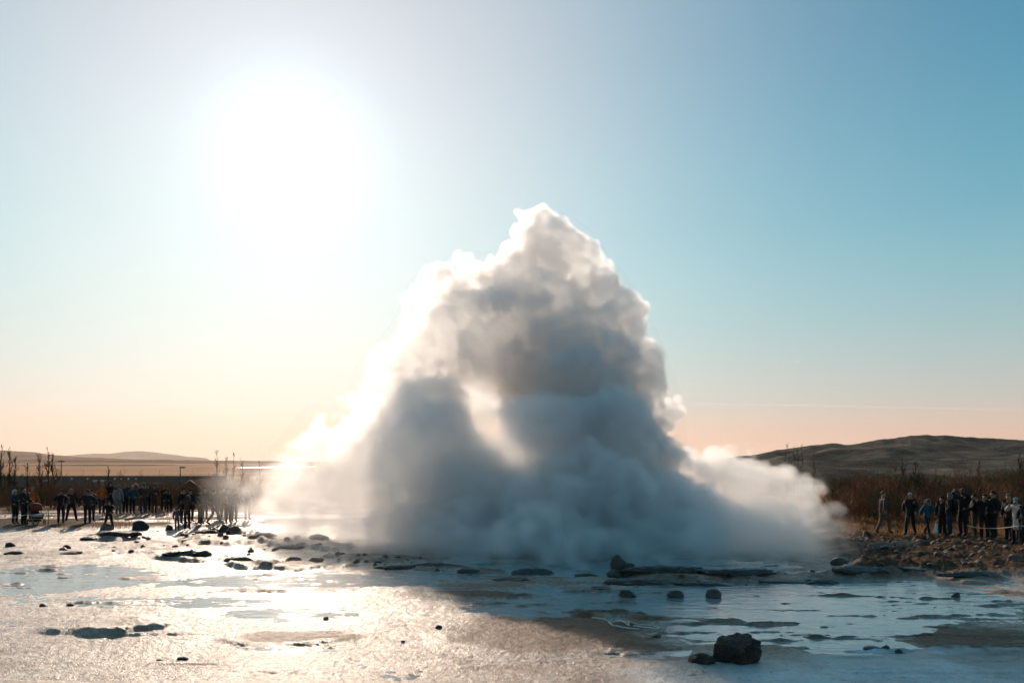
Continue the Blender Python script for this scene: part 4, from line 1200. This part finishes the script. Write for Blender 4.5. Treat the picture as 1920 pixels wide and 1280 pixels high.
# ------------------------------------------------------------------ steam
def spl(nout, ncell):
    """where and how a lattice of ncell+3 nodes is read for nout samples (cubic B-spline)"""
    t = np.linspace(0, ncell - 1e-4, nout)
    i = t.astype(int); f = (t - i)
    return i, np.stack([(1-f)**3/6, (3*f**3-6*f**2+4)/6, (-3*f**3+3*f**2+3*f+1)/6, f**3/6], 1).astype(np.float32), ncell + 3
def lin(nout, nin):
    t = np.linspace(0, nin - 1 - 1e-4, nout); i = t.astype(int); f = t - i
    return i, np.stack([1 - f, f], 1).astype(np.float32), nin
def tri(Ms, L):
    """separable interpolation of lattice L along three axes"""
    for ax in (2, 1, 0):
        i, w, _n = Ms[ax]
        sh = [1, 1, 1]; sh[ax] = -1
        out = None
        for k in range(w.shape[1]):
            t = np.take(L, i + k, axis=ax)
            t *= w[:, k].reshape(sh)
            out = t if out is None else np.add(out, t, out=out)
        L = out
    return L
def grid_noise(shape, size, wl, rng):
    """smooth noise about -1..1 on a regular grid; size in metres, wl wavelength"""
    Ms = [spl(n, max(1, int(math.ceil(s / wl)))) for n, s in zip(shape, size)]
    L = rng.uniform(-2.4, 2.4, [M[2] for M in Ms]).astype(np.float32)
    return tri(Ms, L)

def grid_object(name, den, lo, hi, m, hull=None):
    """an object whose geometry nodes turn the numbers of a grid into a fog volume (or its outline mesh)"""
    shape = den.shape; size = np.array(hi) - np.array(lo)
    me = bpy.data.meshes.new(name)
    me.vertices.add(den.size)
    at_ = me.attributes.new("steam", 'FLOAT', 'POINT')
    at_.data.foreach_set("value", np.ascontiguousarray(den, dtype=np.float32).ravel())
    ng = bpy.data.node_groups.new("steam_from_grid", 'GeometryNodeTree')
    ng.interface.new_socket("Geometry", in_out='INPUT', socket_type='NodeSocketGeometry')
    ng.interface.new_socket("Geometry", in_out='OUTPUT', socket_type='NodeSocketGeometry')
    N = ng.nodes.new; L = ng.links.new
    gi = N('NodeGroupInput'); go = N('NodeGroupOutput')
    vc = N('GeometryNodeVolumeCube')
    vc.inputs['Min'].default_value = lo; vc.inputs['Max'].default_value = hi
    for k, a in enumerate('XYZ'):
        vc.inputs['Resolution ' + a].default_value = shape[k]
    pos = N('GeometryNodeInputPosition')
    sub = N('ShaderNodeVectorMath'); sub.operation = 'SUBTRACT'; sub.inputs[1].default_value = lo
    L(pos.outputs[0], sub.inputs[0])
    div = N('ShaderNodeVectorMath'); div.operation = 'MULTIPLY'
    div.inputs[1].default_value = [(shape[k] - 1) / size[k] for k in range(3)]
    L(sub.outputs[0], div.inputs[0])
    sep = N('ShaderNodeSeparateXYZ'); L(div.outputs[0], sep.inputs[0])
    ints = []
    for k in range(3):
        r = N('FunctionNodeFloatToInt'); r.rounding_mode = 'ROUND'
        L(sep.outputs[k], r.inputs[0]); ints.append(r.outputs[0])
    def im(op, a, b):
        q = N('FunctionNodeIntegerMath'); q.operation = op
        for i, v in enumerate((a, b)):
            if isinstance(v, int): q.inputs[i].default_value = v
            else: L(v, q.inputs[i])
        return q.outputs[0]
    idx = im('ADD', im('MULTIPLY', im('ADD', im('MULTIPLY', ints[0], shape[1]), ints[1]), shape[2]), ints[2])
    si = N('GeometryNodeSampleIndex'); si.data_type = 'FLOAT'; si.domain = 'POINT'
    na = N('GeometryNodeInputNamedAttribute'); na.data_type = 'FLOAT'; na.inputs['Name'].default_value = "steam"
    L(gi.outputs[0], si.inputs['Geometry']); L(na.outputs[0], si.inputs['Value']); L(idx, si.inputs['Index'])
    L(si.outputs[0], vc.inputs['Density'])
    if hull is None:
        sm = N('GeometryNodeSetMaterial')
        L(vc.outputs[0], sm.inputs['Geometry']); sm.inputs['Material'].default_value = m
        L(sm.outputs[0], go.inputs[0])
        me.materials.append(m)
    else:
        vm = N('GeometryNodeVolumeToMesh')
        vm.inputs['Threshold'].default_value = hull
        L(vc.outputs[0], vm.inputs[0]); L(vm.outputs[0], go.inputs[0])
    o = bpy.data.objects.new(name, me)
    COL.objects.link(o)
    md = o.modifiers.new("steam", 'NODES'); md.node_group = ng
    return o

def build_steam():
    rng = np.random.default_rng(11)
    VOX = STEAM_VOX
    lo = np.array([-14.0, 20.0, -0.25]); hi = np.array([13.6, 41.5, 15.6])
    shape = tuple(int(round(s / VOX)) + 1 for s in (hi - lo))
    hi = lo + (np.array(shape) - 1) * VOX
    size = hi - lo
    # ---- coarse body: traced lobes, united smoothly, on a coarse grid
    cs = tuple(int(s / .22) + 1 for s in size)
    ax = [np.linspace(lo[k], hi[k], cs[k], dtype=np.float32) for k in range(3)]
    X, Y, Z = np.meshgrid(*ax, indexing='ij')
    px = 960 + X / Y * F; py = HOR - (Z - EYE) / Y * F
    wv = [grid_noise(cs, size, 3.0, rng) for _ in range(3)]
    wu = [grid_noise(cs, size, 1.3, rng) for _ in range(3)]
    Xw, Yw, Zw = [P + .40 * a + .24 * b for P, a, b in zip((X, Y, Z), wv, wu)]
    def lean(q):
        """the wind carries the steam away from the viewer: the higher, the farther back"""
        return float(np.interp(q, [400, 520, 650, 750, 850, 930, 1000, 1050], [37.0, 36.6, 35.6, 34.0, 31.8, 29.6, 27.2, 25.4]))
    # (px, py, radius px, depth offset m)
    B = [(1004,424,40,0.4),(988,446,34,.4),(1018,448,44,0.4),(1064,458,40,0.3),(1052,470,46,0.3),(1086,508,54,0.2),(1114,552,56,0.0),(1148,586,42,-.3),(1170,590,28,-.4),
         (1120,620,70,0.0),(1184,655,54,-.2),(1200,700,56,-.2),(1212,752,54,-.3),(1216,806,56,-.4),(1225,860,60,-.5),(1220,650,26,-.2),
         (878,484,32,0.6),(896,512,42,0.6),(938,530,56,0.5),(990,515,74,0.4),(850,548,52,0.8),(802,566,46,0.8),(826,600,62,.8),
         (768,624,50,1.0),(738,664,52,1.0),(710,704,50,1.0),(698,756,46,1.2),(736,760,60,1.0),(708,812,54,1.2),
         (880,620,95,0.3),(1000,620,115,0.0),(800,690,90,0.4),(1060,680,125,-.3),(800,800,105,0.0),(920,690,90,-.2),
         (1080,780,135,-.3),(1110,860,150,-.5),(700,880,90,1.0),(810,890,125,0),(950,900,150,-.3),
         (592,790,26,1.6),(600,820,36,1.6),(560,838,26,1.8),(640,836,46,1.6),(600,866,56,1.8),(545,888,46,2.0),(508,934,44,2.2),(580,930,76,1.8),(650,930,86,1.2),(530,972,46,2.2),(478,968,28,2.6),
         (690,700,28,1.4),(700,850,64,1.6),(660,880,64,1.8),(610,960,76,1.6),(560,985,54,1.8),
         (1424,880,36,1.2),(1390,886,32,1.2),(1460,892,38,1.2),(1350,886,28,1.2),(1330,902,44,1.0),(1500,908,38,1.4),(1530,918,28,1.6),(1400,942,84,1.6),(1486,958,68,1.8),(1528,970,38,2.0),
         (1440,1015,76,.6),(1548,1014,46,.6),(1584,1040,34,0.0),(1500,1040,54,-.2),
         (1256,790,28,0.2),(1270,776,18,0.2),(1244,812,30,0.1),(1282,852,18,0.6),(1266,866,24,0.3)]
    # broad low masses: (px, py, rx px, rz px, depth radius m, depth offset)
    W = [(1040,960,270,120,4.2,.3),(1200,965,190,105,3.6,.4),(840,985,200,85,3.6,.6),(1060,1030,330,60,3.0,-1.2),(860,1020,200,46,2.6,-.4),(690,990,160,60,3.0,1.0),(580,960,120,70,2.6,2.0),(1330,1010,190,80,3.0,-.2),(1430,1045,150,36,2.2,-1.0)]
    K = 3.4
    acc = np.zeros(cs, np.float32)
    for (bx, by, r, dy) in B:
        d = lean(by) + dy * 1.2
        c = at(bx, by, d); R = r / F * d
        sy = 1.15 if r > 60 else 1.0
        q = np.sqrt((Xw - c.x)**2 + ((Yw - c.y) / sy)**2 + (Zw - c.z)**2) - R
        acc += np.exp(np.clip(-K * q, -30, 12))
    for (bx, by, rx, rz, ry, dy) in W:
        d = lean(by) + dy
        c = at(bx, by, d); a, b = rx / F * d, rz / F * d
        q = (np.sqrt(((Xw - c.x) / a)**2 + ((Yw - c.y) / ry)**2 + ((Zw - c.z) / b)**2) - 1) * min(b, ry)
        acc += np.exp(np.clip(-K * q, -30, 12))
    sdf = -np.log(acc + 1e-12) / K + .20         # <0 inside
    low = np.clip((py - 930) / 110, 0, 1)        # towards the ground the steam is a soft mist
    left = np.clip((640 - px) / 160, 0, 1)
    soft = np.clip(low * .7 + left * .7, 0, 1)
    sunside = np.clip((900 - px) / 220, 0, 1)
    edge = .13 + .70 * soft + .30 * sunside
    gain = np.ones(cs, np.float32)
    hole = 1.2 * np.exp(-((px - 912 - (py - 790) * .30) / 55)**2 - ((py - 780) / 72)**2)
    hole2 = np.exp(-((px - 985) / 55)**2 - ((py - 855) / 26)**2)
    gain *= 1 - .965 * np.clip(hole + .5 * hole2, 0, 1)
    gain *= .66 + .52 * np.clip((py - 600) / 340, 0, 1)
    gain *= (1 - .48 * sstep(990, 720, px)) * (1 - .42 * sstep(800, 620, px) * sstep(780, 860, py))
    gain *= 1 - .58 * np.clip((px - 1310) / 60, 0, 1)
    gain *= 1 - .5 * np.clip((px - 1480) / 140, 0, 1) * low
    reach = np.clip(1 - np.abs(px - 480) / 130, 0, 1) * np.clip((py - 850) / 50, 0, 1) * np.clip((1010 - py) / 40, 0, 1) * (Y > 30)
    base = np.clip(1 - Z / 1.1, 0, 1) * np.clip(1 - np.abs((px - 1040) / 600)**4, 0, 1) * np.clip((Y - 21.5) / 3, 0, 1) * np.clip((37 - Y) / 3, 0, 1)
    # ---- fine grid
    Ms = [lin(shape[k], cs[k]) for k in range(3)]
    s = tri(Ms, sdf); edge = tri(Ms, edge); gain = tri(Ms, gain)
    n1 = grid_noise(shape, size, 1.7, rng); n2 = grid_noise(shape, size, .85, rng)
    mod = np.clip(.85 + .22 * n1 + .22 * n2, .15, 1.5)
    bil = .30 * (np.abs(n1) - .42); del n1
    bil += .36 * (np.abs(n2) - .42)
    n3 = grid_noise(shape, size, .44, rng); bil += .31 * (np.abs(n3) - .4)
    mist = np.clip(.55 * n2 + .45 * n3 + .15, 0, 1); del n2
    n4 = grid_noise(shape, size, .23, rng)
    bil += .13 * n4
    s -= bil * tri(Ms, 1 - .40 * low); del bil
    t = -s / edge
    t += (.36 * n3 + .36 * n4) * np.clip(1 - t, 0, 1); del n3, n4        # ragged, torn edges
    t = np.clip(t, 0, 1)
    # denser outer shell, shaped for crisp bright edges and a core that passes light
    mod *= 1 + tri(Ms, 1.1 * (1 - soft) * (1 - .35 * sunside) * np.clip((900 - py) / 120, .1, 1)) * np.exp(-((-s - .22) / .30) ** 2)
    den = t * t * (3 - 2 * t) * gain * mod
    den += .05 * mist * tri(Ms, reach) + .05 * (.4 + .6 * mist) * tri(Ms, base)
    for a in (0, 1, 2):                       # nothing touches the box
        ed = np.minimum(np.arange(shape[a]), np.arange(shape[a])[::-1]) / 4.0
        if a == 2: ed[:shape[a] // 2] = 1
        sh = [1, 1, 1]; sh[a] = -1
        den *= np.clip(ed, 0, 1).reshape(sh).astype(np.float32)
    den[den < .004] = 0
    # ---- added hull: almost clear mesh round the vapour, giving the plume an outline
    tc_ = np.clip(.5 - (sdf - .22 - .12 * sunside) / 1.2, 0, 1)[::2, ::2, ::2].copy()
    tc_[0] = tc_[-1] = 0; tc_[:, 0] = tc_[:, -1] = 0; tc_[:, :, 0] = tc_[:, :, -1] = 0
    hi_c = [ax[k][::2][-1] for k in range(3)]
    tmp = grid_object("tmp", tc_, lo, hi_c, None, hull=.5)
    dg = bpy.context.evaluated_depsgraph_get()
    me = bpy.data.meshes.new_from_object(tmp.evaluated_get(dg), depsgraph=dg)
    d_ = tmp.data; bpy.data.objects.remove(tmp); bpy.data.meshes.remove(d_)
    me.name = "steam_plume"; me.materials.clear(); me.shade_smooth()
    m = bpy.data.materials.new("plume_hull"); m.use_nodes = True
    nt = m.node_tree; nt.nodes.clear()
    mo = nt.nodes.new('ShaderNodeOutputMaterial'); mx = nt.nodes.new('ShaderNodeMixShader')
    mx.inputs[0].default_value = .02
    nt.links.new(nt.nodes.new('ShaderNodeBsdfTransparent').outputs[0], mx.inputs[1])
    df = nt.nodes.new('ShaderNodeBsdfTranslucent'); df.inputs[0].default_value = (.9, .9, .9, 1)
    nt.links.new(df.outputs[0], mx.inputs[2]); nt.links.new(mx.outputs[0], mo.inputs['Surface'])
    me.materials.append(m)
    hull = obj("steam_plume", me)
    tag(hull, "towering white steam plume bursting from the geyser pool", "steam plume")
    # ---- the vapour itself
    m = bpy.data.materials.new("steam")
    m.use_nodes = True
    nt = m.node_tree; nt.nodes.clear()
    pv = nt.nodes.new('ShaderNodeVolumePrincipled')
    pv.inputs['Color'].default_value = (.995, .991, .986, 1)
    pv.inputs['Density'].default_value = STEAM_DENSITY
    pv.inputs['Anisotropy'].default_value = STEAM_G
    mo = nt.nodes.new('ShaderNodeOutputMaterial')
    nt.links.new(pv.outputs[0], mo.inputs['Volume'])
    m.cycles.volume_interpolation = 'LINEAR'
    o = grid_object("vapour", den, lo, hi, m)
    o.parent = hull
    tag(o, kind='stuff')
    return o
STEAM_VOX, STEAM_DENSITY, STEAM_G = .082, 1.9, .62
build_steam()
